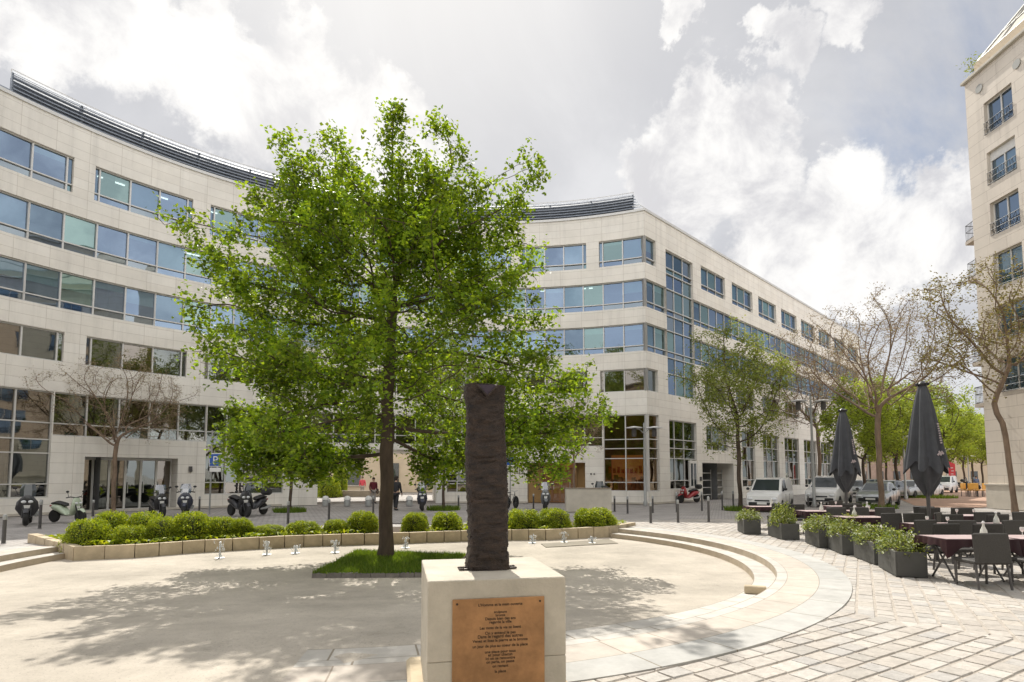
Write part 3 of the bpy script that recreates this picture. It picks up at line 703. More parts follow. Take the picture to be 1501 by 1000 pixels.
for th in (75.1, 74.6): p = bpos(A(th), -.02, 1.95); b.sph((p.x, p.y, p.z), (.06, .06, .06), 8, 6)
for q, z in ((6.9, 1.6), (A(133.6), 2.2)): p = bpos(q, -.03, z); b.box((p.x, p.y, p.z), (.16, .16, .3), R_(45))
b.build('wall_fitting', M['steel_dk'], office, world=True)
# courtyard seen through the passage
cy_ = thing('courtyard_building', 'beige rendered building closing the courtyard behind the passage', 'building', (-13, 66, 0))
b = MB(); b.box((-13, 66, 5), (44, 4, 10)); b.build('wall', M['beige'], cy_, world=True)
for k in range(9):
    b = MB(); b.box((-30 + k * 4.2, 63.98, 2.0), (1.5, .12, 2.4)); wn = b.build('window', M['car_glass'], cy_, world=True)
    b = MB(); b.box((-30 + k * 4.2, 63.93, .72), (1.8, .25, .1)); b.build('sill', M['conc'], wn, world=True)
b = MB(); p0, p1 = P(458, 727, 0), P(562, 727, 0)
lw = MB(); lw.box(((p0.x + p1.x) / 2, 50.5, .27), (9.5, .5, .54), 0, bev=.03); tag(lw.build('low_wall', M['slab_w']), 'low pale stone wall across the courtyard behind the passage', 'low wall')

# ------------------------------------------------------------------ trees
def grow(attr, start, D, di, dk, iters, rg, gravity=0.0, jit=.25, zmin=0.0):
    nodes = [np.array(s, float) for s in start]; par = [-1] + list(range(len(start) - 1))
    at = np.array(attr); n = len(at); best = np.full(n, 1e9); bi = np.zeros(n, int); alive = np.ones(n, bool); new = [i for i in range(len(nodes)) if nodes[i][2] >= zmin]
    for it in range(iters):
        if new:
            X = np.array([nodes[i] for i in new]); d = np.linalg.norm(at[:, None] - X[None], axis=2); k = d.argmin(1); dm = d[np.arange(n), k]
            u = dm < best; best[u] = dm[u]; bi[u] = np.array(new)[k[u]]; alive &= best > dk
        act = alive & (best < di)
        if not act.any(): break
        idx = np.where(act)[0]; acc = {}
        X = np.array(nodes); v = at[idx] - X[bi[idx]]; v /= np.linalg.norm(v, axis=1)[:, None]
        for i, vv in zip(bi[idx], v): acc[i] = acc.get(i, 0) + vv
        new = []
        for i, vv in acc.items():
            vv = vv + rg.normal(0, jit, 3) + np.array([0, 0, gravity]); l = np.linalg.norm(vv)
            if l < 1e-6: continue
            p = nodes[i] + vv / l * D
            nodes.append(p); par.append(i); new.append(len(nodes) - 1)
        if len(nodes) > 9000: break
    return np.array(nodes), np.array(par)
def radii(par, r0, ex):
    n = len(par); acc = np.zeros(n); r = np.zeros(n)
    for i in range(n - 1, -1, -1):
        r[i] = max(acc[i] ** (1 / ex) if acc[i] > 0 else r0, r0)
        if par[i] >= 0: acc[par[i]] += r[i] ** ex
    return r
def wood(nodes, par, r, mb, rmin=0.0, flare=None):
    n = len(par); ch = [[] for _ in range(n)]
    for i, p in enumerate(par):
        if p >= 0: ch[p].append(i)
    st = [(0, None)]
    while st:
        s_, pr = st.pop(); line = [] if pr is None else [pr]; c = s_
        while True:
            line.append(c)
            if not ch[c]: break
            m_ = max(ch[c], key=lambda x: r[x])
            for o in ch[c]:
                if o != m_ and r[o] >= rmin: st.append((o, c))
            c = m_
            if r[c] < rmin: break
        if len(line) < 2: continue
        rr = [float(r[i]) for i in line]
        if pr is not None: rr[0] = min(rr[0], rr[1] * 1.15)
        if flare and pr is None:
            for k in range(len(line)):
                h = nodes[line[k]][2] - nodes[0][2]; rr[k] *= 1 + flare * math.exp(-h / .25)
        big = max(rr); mb.tube([nodes[i] for i in line], rr, 10 if big > .08 else 6 if big > .03 else 4, cap=True)
def leaf_quads(cent, size, rg, asp=.5, fold=.25, up=.0, droop=0.0):
    n = len(cent); d = rg.normal(0, 1, (n, 3)); d[:, 2] = d[:, 2] * .6 - droop; d /= np.linalg.norm(d, axis=1)[:, None]
    nr = rg.normal(0, 1, (n, 3)); nr[:, 2] = np.abs(nr[:, 2]) + up; s_ = np.cross(d, nr); s_ /= np.linalg.norm(s_, axis=1)[:, None] + 1e-9
    nn = np.cross(s_, d); sz = size * rg.uniform(.6, 1.3, n)[:, None]
    a = cent - d * sz * .5; c = cent + d * sz * .5; m_ = cent + nn * sz * fold * .5
    l_ = m_ + s_ * sz * asp * .5; r_ = m_ - s_ * sz * asp * .5
    V = np.stack([a, l_, c, r_], 1).reshape(-1, 3); Fq = np.arange(4 * n).reshape(n, 4); return V, Fq
def make_tree(name, label, cat, loc, attr, trunk, D, di, dk, iters, r0, ex, bark, leaf, nleaf, lsize, seed, tipr=2.2, spread=.16, group=None, gravity=0.0, clump=3, rmin=0.0, flare=.35, asp=.5, up=.4, zmin=0.0, lowz=0.0, leafpts=None):
    rg = np.random.default_rng(seed); t = thing(name, label, cat, loc, 0, group)
    nd, pr = grow(attr, trunk, D, di, dk, iters, rg, gravity, zmin=zmin); r = radii(pr, r0, ex)
    mb = MB(); wood(nd, pr, r, mb, rmin, flare); mb.build('trunk', bark, t, smooth=True, ang=80)
    tips = np.where((r < r0 * tipr) | ((r < .04) & (nd[:, 2] < lowz)))[0]; tips = tips[nd[tips][:, 2] > (1.5 if lowz else trunk[-1][2] * .45)]
    cl = nd[rg.choice(tips, max(1, nleaf // clump))] + rg.normal(0, spread, (max(1, nleaf // clump), 3))
    if leafpts is not None:
        k = int(len(cl) * .78); cl[:k] = leafpts[rg.integers(0, len(leafpts), k)] + rg.normal(0, .09, (k, 3))
    cent = np.repeat(cl, clump, 0) + rg.normal(0, lsize * .55, (len(cl) * clump, 3))
    V, Fq = leaf_quads(cent, lsize, rg, asp, up=up); npmesh('crown', V, Fq, leaf, t)
    return t
# the oak in the square: envelope read off the photograph at the distance of its trunk
tb = P(565, 817, -.2); tb = Vector((tb.x, tb.y, -.2)); TY = tb.y
rg = np.random.default_rng(21)
pz = [2.3, 3.0, 3.7, 4.4, 5.1, 5.9, 6.6, 7.6, 8.3, 8.8, 9.6, 10.2]
pl_ = [3.2, 3.6, 3.4, 3.4, 3.6, 3.9, 3.8, 3.9, 3.5, 2.6, 1.9, .8]; prt = [3.6, 4.2, 4.5, 4.1, 3.4, 3.3, 3.3, 3.0, 2.6, 2.3, 1.4, .6]
att = []
for k in range(176):
    z = rg.uniform(2.9, 9.5); a = rg.uniform(0, 2 * PI); f = .5 + .5 * math.cos(a); R0 = np.interp(z, pz, pl_) * (1 - f) + np.interp(z, pz, prt) * f
    q = math.sqrt(rg.uniform(.04, 1.0)); r = R0 * q
    if z < 3.9 and r < 1.7: continue
    d_ = np.array([math.cos(a) * q, math.sin(a) * q, .35 + .09 * (z - 3)]); d_ /= np.linalg.norm(d_)
    t_ = rg.uniform(-.75, .55, 26)[:, None]; w_ = .27 * (1 - .45 * (t_ + .75))
    att.append(np.array([r * math.cos(a), r * math.sin(a) * .9, z]) + d_ * t_ + rg.normal(0, 1, (26, 3)) * w_)
def tipat(px, py, dy, n=24, s=.25):
    p = PY(px, py, TY + dy); att.append(np.array([p.x - tb.x, p.y - tb.y, p.z - tb.z]) + rg.normal(0, s, (n, 3)))
    q = Vector((p.x - tb.x, p.y - tb.y, p.z - tb.z))
    for f in (.88, .76, .64): att.append(np.array([q.x * f, q.y * f, 2.6 + (q.z - 2.6) * (f * .92 + .05)]) + rg.normal(0, s * 1.0, (int(n * .7), 3)))
for px, py, dy, n, s in [(455, 240, .3, 26, .25), (500, 260, -.6, 30, .28), (610, 250, .4, 30, .28), (640, 270, -.5, 30, .28), (700, 300, .3, 30, .28), (740, 320, -.3, 26, .25), (440, 290, .5, 26, .25), (390, 300, 0, 26, .22), (690, 262, .2, 22, .2), (415, 205, .3, 26, .2), (432, 255, -.5, 26, .25), (490, 205, .5, 20, .2), (576, 172, 0, 40, .17), (574, 205, 0, 30, .2), (638, 190, -.3, 26, .17), (668, 225, .4, 26, .2), (782, 250, -.2, 26, .16), (768, 290, 0, 26, .2), (775, 375, .3, 30, .25),
                         (280, 332, -.3, 28, .22), (300, 370, .2, 26, .25), (290, 465, 0, 30, .22), (310, 520, .5, 26, .25), (352, 660, -.3, 60, .22), (385, 680, -.1, 60, .24), (425, 668, .2, 50, .28), (350, 640, .5, 40, .25), (348, 605, .4, 30, .2), (862, 605, -.2, 50, .26), (835, 565, .3, 40, .25), (830, 640, .6, 40, .25),
                         (440, 690, -.6, 40, .2), (690, 670, .8, 40, .22), (815, 680, .2, 34, .2), (640, 690, 1.0, 30, .2), (780, 470, .4, 30, .25), (800, 525, -.4, 34, .25), (505, 672, 1.2, 30, .22), (745, 650, -.8, 40, .25)]:
    tipat(px, py, dy, n, s)
attr = np.concatenate(att)
trunk = [(0, 0, 0)] + [(.02 * math.sin(i * 1.3), .02 * math.cos(i * 1.7), .3 * i) for i in range(1, 17)] + [(.05, 0, 5.2), (.02, .03, 5.6), (.06, .02, 6.0), (.1, 0, 6.4), (.08, .02, 6.8)]
make_tree('oak_tree', 'large bright green oak growing in a kerbed grass patch in the middle of the square', 'tree', tb, attr, trunk, .22, 1.9, .26, 120, .0075, 2.28, M['bark'], M['leaf_main'], 96000, .12, 5, tipr=2.4, spread=.14, clump=4, asp=.62, up=.5, zmin=2.55, lowz=3.0, leafpts=attr)

def crown_pts(n, rx, ry, z0, z1, seed, clumps=50, hollow=.0, s=.35, top=.75):
    g = np.random.default_rng(seed); out = []
    zc, rz = (z0 + z1) / 2, (z1 - z0) / 2
    for k in range(clumps):
        v = g.normal(0, 1, 3); v /= np.linalg.norm(v); q = g.uniform(hollow, 1) ** .5
        p = np.array([v[0] * rx * q, v[1] * ry * q, zc + v[2] * rz * q])
        out.append(p + g.normal(0, s, (n // clumps, 3)))
    return np.concatenate(out)
# bare spreading plane tree
tr = lambda h, n, w=.03: [(0, 0, 0)] + [(w * math.sin(i * 1.1), w * math.cos(i * .9), h * i / n) for i in range(1, n + 1)]
pX = P(1292, 745, 0)
bare = make_tree('plane_tree', 'tall nearly bare plane tree rising behind the far planter boxes between the two parasols', 'tree', (pX.x, pX.y, 0), crown_pts(2600, 5.2, 5.0, 5.4, 12.2, 3, 120, .2), tr(5.2, 12, .05), .26, 3.2, .34, 80, .0095, 2.3, M['bark_pale'], M['buds'], 14000, .10, 8, tipr=2.2, spread=.15, clump=2, group='trees round the square')
def bt(px, py, label, s, rz, src, z=0.0, sz=None):
    p = P(px, py, z); return clone(src, (p.x, p.y, z), rz, label, (s, s, sz or s))
bt(165, 752, 'small budding tree in front of the glass entrance at the far left', .66, 1.0, bare, sz=.64)
bt(842, 746, 'thin budding tree in front of the brown lobby door', .40, 2.2, bare, sz=.53)
bt(1203, 728, 'bare tree behind the double lamp post, in front of the far wing', 1.05, 3.9, bare, sz=1.1)
pR = P(1488, 751, 0)
tw = [(0, 0, 0), (-.02, 0, .5), (-.05, .02, 1.1), (-.1, 0, 1.8), (-.16, 0, 2.5), (-.2, 0, 3.2), (-.26, 0, 3.9), (-.36, 0, 4.5), (-.62, 0, 5.0), (-.72, 0, 5.5), (-.55, 0, 6.0), (-.3, 0, 6.5), (-.05, 0, 7.0), (.2, 0, 7.5)]
make_tree('plane_tree', 'twisted budding tree standing against the pale apartment block', 'tree', (pR.x, pR.y, 0), np.concatenate([crown_pts(900, 4.6, 4.0, 7.4, 13.0, 13, 50, .2), crown_pts(380, 2.2, 2.2, 6.2, 10.2, 14, 20) + np.array([-2.6, 0, 0])]), tw, .3, 3.6, .42, 70, .013, 2.35, M['bark_pale'], M['buds2'], 7500, .14, 18, tipr=2.0, spread=.16, clump=2, group='trees round the square')
pL = P(1085, 747, 0)
light = make_tree('street_tree', 'light green tree in young leaf beside the garage entrance', 'tree', (pL.x, pL.y, 0), crown_pts(1300, 2.9, 2.8, 3.4, 10.0, 23, 80, .1), tr(4.0, 10, .04), .26, 2.6, .36, 70, .010, 2.3, M['bark'], M['leaf_light'], 15000, .15, 28, tipr=2.2, spread=.2, clump=3, group='trees round the square')
pm = P(425, 750, 0); clone(light, (pm.x, pm.y, 0), 2.0, 'street tree whose trunk stands behind the planter, left of the courtyard passage', (.7, .7, 1.0))
pm = P(650, 747, 0); clone(light, (pm.x, pm.y, 0), 4.0, 'street tree whose trunk stands before the white passage pillar', (.7, .7, 1.0))
fp = P(1376, 721, 0)
far1 = make_tree('lime_tree', 'yellow green lime tree directly behind the nearer parasol', 'tree', (fp.x, fp.y, 0), crown_pts(1100, 3.9, 3.8, 3.4, 12.6, 33, 60, .1), tr(4.2, 9, .05), .34, 3.0, .5, 60, .016, 2.3, M['bark'], M['leaf_far'], 9500, .30, 38, tipr=2.4, spread=.30, clump=3, group='lime trees along the far street')
for px, py, s, rz, lab in [(1268, 735, .72, 1, 'slim lime tree between the two parasols, left of the tall bare trunk'), (1316, 731, .78, 2.1, 'slim lime tree between the two parasols, right of the tall bare trunk'), (1276, 716, 1.0, 3.3, 'lime tree in the far street before the red brick wall'),
                         (1300, 715, 1.05, 4.1, 'lime tree in the far street behind the tall bare trunk'), (1340, 716, 1.0, .4, 'lime tree in the far street just left of the nearer parasol'), (1394, 718, .85, 5.0, 'lime tree standing by the red banner'), (1414, 715, .92, 1.9, 'lime tree between the red banner and the yellow chairs'),
                         (1427, 714, .98, 2.8, 'lime tree behind the yellow chairs'), (1441, 714, .9, .9, 'lime tree half hidden by the corner of the pale apartment block'), (1245, 716, .95, 2.5, 'lime tree in the far street behind the smaller parasol'), (1222, 717, .9, 5.6, 'lime tree in the far street, right of the double lamp post'), (1360, 710, 1.15, 5.9, 'farthest lime tree seen above the nearer parasol')]:
    bt(px, py, lab, s, rz, far1)
# trees across the square behind the viewer, seen in the windows
for i, (x, y, s) in enumerate([(-26, -9, 1.0), (-15, -12, 1.1), (-5, -14, .95), (6, -11, 1.1), (16, -13, 1.05), (27, -10, 1.0), (36, 2, 1.0), (-34, 0, 1.0), (11, -18, 1.2), (-10, -19, 1.2), (22, -19, 1.1), (0, -20, 1.1), (-21, -17, 1.1), (24.6, 12, .9), (24.4, 5.5, .95), (24.5, -1, .9)]):
    lab = ['first', 'second', 'third', 'fourth', 'fifth', 'sixth', 'seventh', 'eighth', 'ninth', 'tenth', 'eleventh', 'twelfth', 'thirteenth', 'fourteenth', 'fifteenth', 'sixteenth'][i]
    if i % 3 != 0 or i > 12: clone(light, (x, y, 0), i * 1.3, 'tree across the square mirrored in the windows, %s of the row' % lab, (s * 1.75, s * 1.75, s * 2.05), 'trees mirrored in the office windows')
    else: clone(bare, (x, y, 0), i * 1.3, 'budding tree across the square mirrored in the windows, %s of the row' % lab, s * 1.35, 'trees mirrored in the office windows')

# ------------------------------------------------------------------ planter, shrubs, grass
pl = thing('planter_wall', 'long low planter wall of yellow limestone blocks edging the far side of the square', 'planter', (PF[4][0], PF[4][1], -.28))
def off(pts, d):
    out = []
    for i, p in enumerate(pts):
        a = Vector(pts[max(i - 1, 0)]); c = Vector(pts[min(i + 1, len(pts) - 1)]); t = (c - a).normalized(); out.append((p[0] - t.y * d, p[1] + t.x * d))
    return out
PI_ = off(PF, .22); ztop = [.22, .06, .06, .06, .06, .06, .06, .06, .07, .09, .1]
rs = random.Random(8)
blk = MB()
for i in range(len(PF) - 1):
    a, c, ia, ic = Vector(PF[i]), Vector(PF[i + 1]), Vector(PI_[i]), Vector(PI_[i + 1]); ln = (c - a).length; n_ = max(1, round(ln / .62))
    for k in range(n_):
        f0, f1 = k / n_ + .006, (k + 1) / n_ - .006; p = [a.lerp(c, f0), a.lerp(c, f1), ia.lerp(ic, f1), ia.lerp(ic, f0)]
        z0 = ztop[i] + (ztop[i + 1] - ztop[i]) * f0 + rs.uniform(-.006, .006); z1 = ztop[i] + (ztop[i + 1] - ztop[i]) * f1 + rs.uniform(-.006, .006)
        blk.prism([tuple(q) for q in p], -.34, [z0, z1, z1, z0])
blk.build('stone_block', M['limekerb'], pl, world=True)
BK = off(PF, 2.6); BK[0] = (PF[0][0] + .6, PF[0][1] + 1.3)
s = MB()
for i in range(len(PF) - 1):
    n_ = 1; s.face([(*PI_[i], .0), (*PI_[i + 1], .0), (*BK[i + 1], .03), (*BK[i], .03)])
    s.face([(*BK[i], .03), (*BK[i + 1], .03), (*BK[i + 1], -.3), (*BK[i], -.3)])
    s.face([(*off(PF, .205)[i], -.3), (*off(PF, .205)[i + 1], -.3), (*off(PF, .205)[i + 1], .02), (*off(PF, .205)[i], .02)])
s.build('soil_bed', M['soil'], pl, world=True)
def shrub_mesh(seed, n, leaf, lsz, boxy=.0, ragged=.05, core=True, asp=.55):
    g = np.random.default_rng(seed); ph = g.uniform(0, 6, 6)
    v = g.normal(0, 1, (n, 3)); v /= np.linalg.norm(v, axis=1)[:, None]; v[:, 2] = np.abs(v[:, 2]) * 1.0 - .12
    if boxy: v = np.sign(v) * np.abs(v) ** (1 - boxy); 
    lump = 1 + .07 * np.sin(5 * v[:, 0] + ph[0]) * np.cos(4 * v[:, 1] + ph[1]) + .06 * np.sin(7 * v[:, 2] + 6 * v[:, 0] + ph[2])
    rad = (1 - np.abs(g.normal(0, .13, n))) * lump + g.normal(0, ragged, n)
    return leaf_quads(v * rad[:, None], lsz, g, asp, up=.3)
shr = thing('box_shrub', 'x', 'shrub', (0, 0, 0), 0, 'clipped box shrubs in the planter')
V, Fq = shrub_mesh(4, 8000, None, .08, .2, .03); npmesh('foliage', V, Fq, M['leaf_box'], shr)
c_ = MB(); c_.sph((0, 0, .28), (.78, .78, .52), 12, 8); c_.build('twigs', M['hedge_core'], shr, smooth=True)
shr2 = thing('box_shrub', 'x', 'shrub', (0, 0, 0), 0, 'clipped box shrubs in the planter')
V, Fq = shrub_mesh(14, 8000, None, .085, .3, .035); npmesh('foliage', V, Fq, M['leaf_box'], shr2)
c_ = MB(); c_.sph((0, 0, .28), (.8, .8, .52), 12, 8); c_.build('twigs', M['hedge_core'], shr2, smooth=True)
SH = [(128, 759, 799, 33, .75, 'squat box shrub at the left end of the planter'), (187, 769, 801, 26, .6, 'low flat box shrub near the left end of the planter, in front of taller ones'), (163, 748, 792, 30, 1.7, 'box shrub second row at the left end of the planter'), (212, 750, 790, 34, 1.8, 'broad box shrub behind the low flat one'),
      (236, 756, 797, 28, .9, 'rounded box shrub third from the left along the front wall'), (278, 750, 796, 36, 1.0, 'largest rounded box shrub of the left half of the planter'), (322, 756, 793, 27, .9, 'yellowish box shrub right of the largest one'), (352, 759, 788, 20, 1.0, 'small round box shrub under the parking sign'), (392, 768, 789, 27, .7, 'low box shrub in front of the motorcycles'),
      (443, 763, 788, 25, .7, 'box shrub in front of the kerbside tree trunk left of the oak'), (492, 760, 786, 19, .7, 'narrow box shrub left of the round one by the oak'), (532, 749, 783, 24, .8, 'tall round box shrub just left of the oak trunk'), (608, 750, 781, 23, .8, 'round box shrub just right of the oak trunk'), (655, 750, 780, 25, .8, 'box shrub between the oak trunk and the bronze sculpture'),
      (705, 750, 779, 24, .8, 'box shrub half hidden behind the bronze sculpture'), (765, 746, 779, 29, .8, 'dense box shrub just right of the bronze sculpture'), (812, 744, 779, 27, .8, 'box shrub in front of the parked scooter by the lobby door'), (872, 744, 779, 34, .8, 'wide box shrub at the right end of the planter')]
for i, (px, yt, yb, hw, dback, lab) in enumerate(SH):
    d_ = ray(px, yb); d_ = Vector((d_.x, d_.y, 0)).normalized(); c = None
    for (ax_, ay_), (bx_, by_) in zip(PF[1:], PF[2:]):
        ex_, ey_ = bx_ - ax_, by_ - ay_; den = d_.x * ey_ - d_.y * ex_; u_ = (ax_ * d_.y - ay_ * d_.x) / den if abs(den) > 1e-6 else -1
        if -.02 <= u_ <= 1.02: c = Vector((ax_ + ex_ * u_, ay_ + ey_ * u_, 0)) + d_ * (dback * .75 + .32); break
    sc_ = c.y / F; zt = H - (yt - 697) * sc_; rx = hw * sc_
    src = (shr, shr2)[i % 2]
    if i < 2: o = src; o.location = (c.x, c.y, .0); o['label'] = lab; o.rotation_euler = (0, 0, i)
    else: o = clone(src, (c.x, c.y, .0), i * 1.7, lab)
    o.scale = (rx * .9, rx * .9 * (1.0 if hw < 30 else .85), max(.25, zt) / .93)
g = np.random.default_rng(3); n_ = 5200; fi = g.integers(0, len(PF) - 1, n_); t = g.random(n_); u = g.random(n_) ** 1.3 * .9
A0 = np.array(PI_)[fi]; A1 = np.array(PI_)[fi + 1]; B0 = np.array(BK)[fi]; B1 = np.array(BK)[fi + 1]
xy = (A0 + (A1 - A0) * t[:, None]) * (1 - u[:, None]) + (B0 + (B1 - B0) * t[:, None]) * u[:, None]
keep = (np.sin(xy[:, 0] * 2.1) + np.sin(xy[:, 0] * .8 + 1) > -.5) | (xy[:, 0] < -8.5)
cent = np.c_[xy, .06 + .1 * g.random(n_)][keep]
V, Fq = leaf_quads(cent, .13, g, .5, up=.8); tag(npmesh('ground_cover', V, Fq, M['leaf_box']), 'low leafy ground cover filling the planter between the shrubs', 'ground cover', kind='stuff')
# kerbed grass patch around the oak
gp = [P(*q, -.27) for q in [(457, 847), (650, 846), (682, 818), (524, 812)]]; gq = [(p.x, p.y) for p in gp]
cxy = (sum(p[0] for p in gq) / 4, sum(p[1] for p in gq) / 4)
kb = MB()
inn = [(cxy[0] + (x - cxy[0]) * .95, cxy[1] + (y - cxy[1]) * .93) for x, y in gq]
for i in range(4):
    j = (i + 1) % 4; a, c, ia, ic = map(Vector, (gq[i], gq[j], inn[i], inn[j])); n_ = int((c - a).length / .3)
    for k in range(n_):
        f0, f1 = k / n_ + .002, (k + 1) / n_ - .002
        kb.prism([tuple(q) for q in (a.lerp(c, f0), a.lerp(c, f1), ia.lerp(ic, f1), ia.lerp(ic, f0))], -.3, -.185 + rs.uniform(-.008, .008))
tag(kb.build('grass_kerb', M['kerb_dark']), 'kerb of dark sett stones framing the grass patch round the oak', 'kerb')
sb = MB(); sb.face([(x, y, -.185) for x, y in inn]); struct(sb.build('soil', M['soil']))
def blades(name, poly_fn, n, h, wd, z, seed, mat_, label, lean=.35):
    g = np.random.default_rng(seed); xy = poly_fn(g, n); n = len(xy)
    base = np.c_[xy, np.full(n, z)]; a = g.uniform(0, 2 * PI, n); s_ = np.c_[np.cos(a), np.sin(a), np.zeros(n)] * wd; hh = h * g.uniform(.4, 1.2, n)
    tip = base + np.c_[g.normal(0, lean, n) * hh, g.normal(0, lean, n) * hh, hh]
    V = np.stack([base - s_, base + s_, tip], 1).reshape(-1, 3); return tag(npmesh(name, V, np.arange(3 * n).reshape(n, 3), mat_), label, 'grass', kind='stuff')
def quadfn(q):
    q = np.array(q)
    def f(g, n):
        a, c = g.random((2, n, 1)); return (q[0] * (1 - a) + q[1] * a) * (1 - c) + (q[3] * (1 - a) + q[2] * a) * c
    return f
blades('grass', quadfn([(cxy[0] + (x - cxy[0]) * 1.01, cxy[1] + (y - cxy[1]) * 1.0) for x, y in gq]), 17000, .105, .010, -.20, 5, M['grass'], 'rough green grass filling the kerbed patch round the oak')
def discfn(px, py, r, z=0.0):
    c = P(px, py, z)
    def f(g, n):
        a = g.uniform(0, 2 * PI, n); q = r * np.sqrt(g.random(n)); return np.c_[c.x + q * np.cos(a), c.y + q * np.sin(a)]
    return f
for px, py, r, nm in ((425, 750, .8, 'tuft of weeds round the trunk left of the courtyard passage'), (650, 747, .9, 'tuft of weeds round the trunk before the white pillar'), (1272, 744, 1.5, 'weedy verge under the slim lime trees'), (1085, 748, .8, 'tuft of weeds round the light green tree')):
    blades('grass', discfn(px, py, r), 900, .28, .022, -.03, px, M['grass'], nm)
blades('grass', discfn(1345, 729, 2.8), 1500, .3, .03, -.03, 77, M['grass'], 'grassy strip in front of the parked cars')

# ------------------------------------------------------------------ water jets
jets = [(322, 818, 24), (391, 813, 20), (433, 811, 11), (491, 810, 18), (594, 803, 15), (780, 796, 11), (827, 795, 16), (868, 796, 10)]
wl = ['tallest water jet in front of the parking sign', 'water jet below the motorcycles, second from the left', 'small water jet left of the oak, third from the left', 'water jet by the left corner of the grass patch', 'water jet just right of the oak trunk', 'short water jet just right of the bronze sculpture', 'tallest water jet right of the sculpture', 'water jet at the right end of the planter wall']
for i, (px, py, hp) in enumerate(jets):
    p = P(px, py, -.27); hgt = hp * p.y / F; t = thing('water_jet', wl[i], 'fountain jet', (p.x, p.y, -.27), 0, 'fountain jets along the planter wall')
    b = MB(); r = random.Random(i)
    for k in range(4):
        a = r.uniform(0, 6.3); sp = r.uniform(.02, .07); b.tube([(0, 0, 0)] + [(sp * f * math.cos(a), sp * f * math.sin(a), hgt * (1 - (1 - f) ** 2) * r.uniform(.85, 1)) for f in (.3, .6, .85, 1)], [.02, .018, .022, .02, .006], 6)
    for k in range(26):
        f = r.random(); a = r.uniform(0, 6.3); q = r.uniform(.01, .14) * (.4 + f); b.sph((q * math.cos(a), q * math.sin(a), hgt * f), (r.uniform(.01, .024),) * 2 + (r.uniform(.014, .04),), 6, 5)
    b.build('spray', M['water'], t, smooth=True)
    b = MB(); b.lathe([(.001, .004), (.12, .004), (.12, .008), (.001, .009)], n=14); b.build('splash_ring', M['water'], t)

# ------------------------------------------------------------------ plinth, plaque, sculpture
a = P(627, 852, 1.05); c = P(829, 845, 1.05); ex = Vector((c.x - a.x, c.y - a.y, 0)); W = ex.length; ex.normalize(); ey = Vector((-ex.y, ex.x, 0))
an = math.atan2(ex.y, ex.x); dep = 1.15; ctr = Vector((a.x, a.y, 0)) + ex * W / 2 + ey * dep / 2
Mz = Matrix.Rotation(an, 4, 'Z')
plinth = thing('stone_plinth', 'square pale limestone plinth carrying the bronze sculpture', 'plinth', (ctr.x, ctr.y, 0), an)
b = MB(); b.box((0, 0, .44 * .5 + .0), (W, dep, .44), bev=.006); b.build('lower_block', M['plinth'], plinth)
b = MB(); b.box((0, 0, .745), (W, dep, .606), bev=.007); b.build('upper_block', M['plinth'], plinth)
b = MB(); b.box((0, 0, .06), (W + .26, dep + .26, .12), bev=.03); b.build('foot_slab', M['limekerb'], plinth)
plq = thing('plaque', 'copper coloured metal plaque with dark lettering fixed to the front of the plinth', 'plaque', tuple(ctr + Mz @ Vector((0, -dep / 2 - .006, .3))), an)
px0, px1 = (662 - 627) / 202 * W - W / 2, (796 - 627) / 202 * W - W / 2; zt0 = .905
b = MB(); b.box(((px0 + px1) / 2, 0, zt0 - .3 - .375), (px1 - px0, .012, .75), bev=.003); b.build('plate', M['copper'], plq)
b = MB()
for x in (px0 + .035, px1 - .035):
    for z in (zt0 - .035, zt0 - .715): b.sph((x, -.007, z - .3), (.009, .005, .009), 8, 6)
b.build('screw', M['ink'], plq)
lines = [('L\'Homme et la main ouverte', .021, .058), ('sculpture', .019, .113), ('bronze', .019, .138), ('Depuis bien des ans', .021, .164), ('regarde la ville', .021, .190), ('Les mots de la vie se lisent', .021, .232), ('On y entend le pas', .022, .272), ('Dans le regard des autres', .024, .298), ('Ville et place', .0, .3), ('Venez et lisez la pierre et le bronze', .021, .328), ('un jour de plus au coeur de la place', .021, .368), ('une place pour tous', .021, .412), ('et pour chacun', .022, .436), ('Ici on se rencontre', .021, .462), ('on parle, on passe', .021, .488), ('on revient', .021, .52), ('la place', .021, .56)]
def text_obj(name, body, size, m, parent, loc, rot, extr=.0006, align='CENTER', mb=None):
    cu = bpy.data.curves.new(name, 'FONT'); cu.body = body; cu.size = size; cu.align_x = align; cu.extrude = extr; cu.offset = .0006 if mb is not None else 0; cu.materials.append(m)
    o = bpy.data.objects.new(name, cu); COL.objects.link(o); bpy.context.view_layer.update()
    me = bpy.data.meshes.new_from_object(o.evaluated_get(bpy.context.evaluated_depsgraph_get())); bpy.data.objects.remove(o)
    T = Matrix.Translation(Vector(loc)) @ Matrix.Rotation(rot[0], 4, 'X')
    if mb is not None: mb.raw([T @ v.co for v in me.vertices], [tuple(f.vertices) for f in me.polygons]); return
    me.transform(T); return link(name, me, None, parent)
cu_lines = [l for l in lines if l[1] > 0]
let = MB()
for bd, sz, dz in cu_lines:
    text_obj('lettering', bd, sz * 1.42, M['ink'], plq, ((px0 + px1) / 2 + .01, -.0072, zt0 - .3 - dz), (PI / 2, 0, 0), mb=let)
let.build('lettering', M['ink'], plq)
SB = P(717, 836, 1.05) + Mz @ Vector((0, .125, 0))
scp = thing('bronze_sculpture', 'dark rough bronze torso column with a V notch at the top, standing on the plinth', 'sculpture', (SB.x, SB.y, 1.048), an)
b = MB(); secs = []; sH = 1.59; nS = 90; rr_ = random.Random(2)
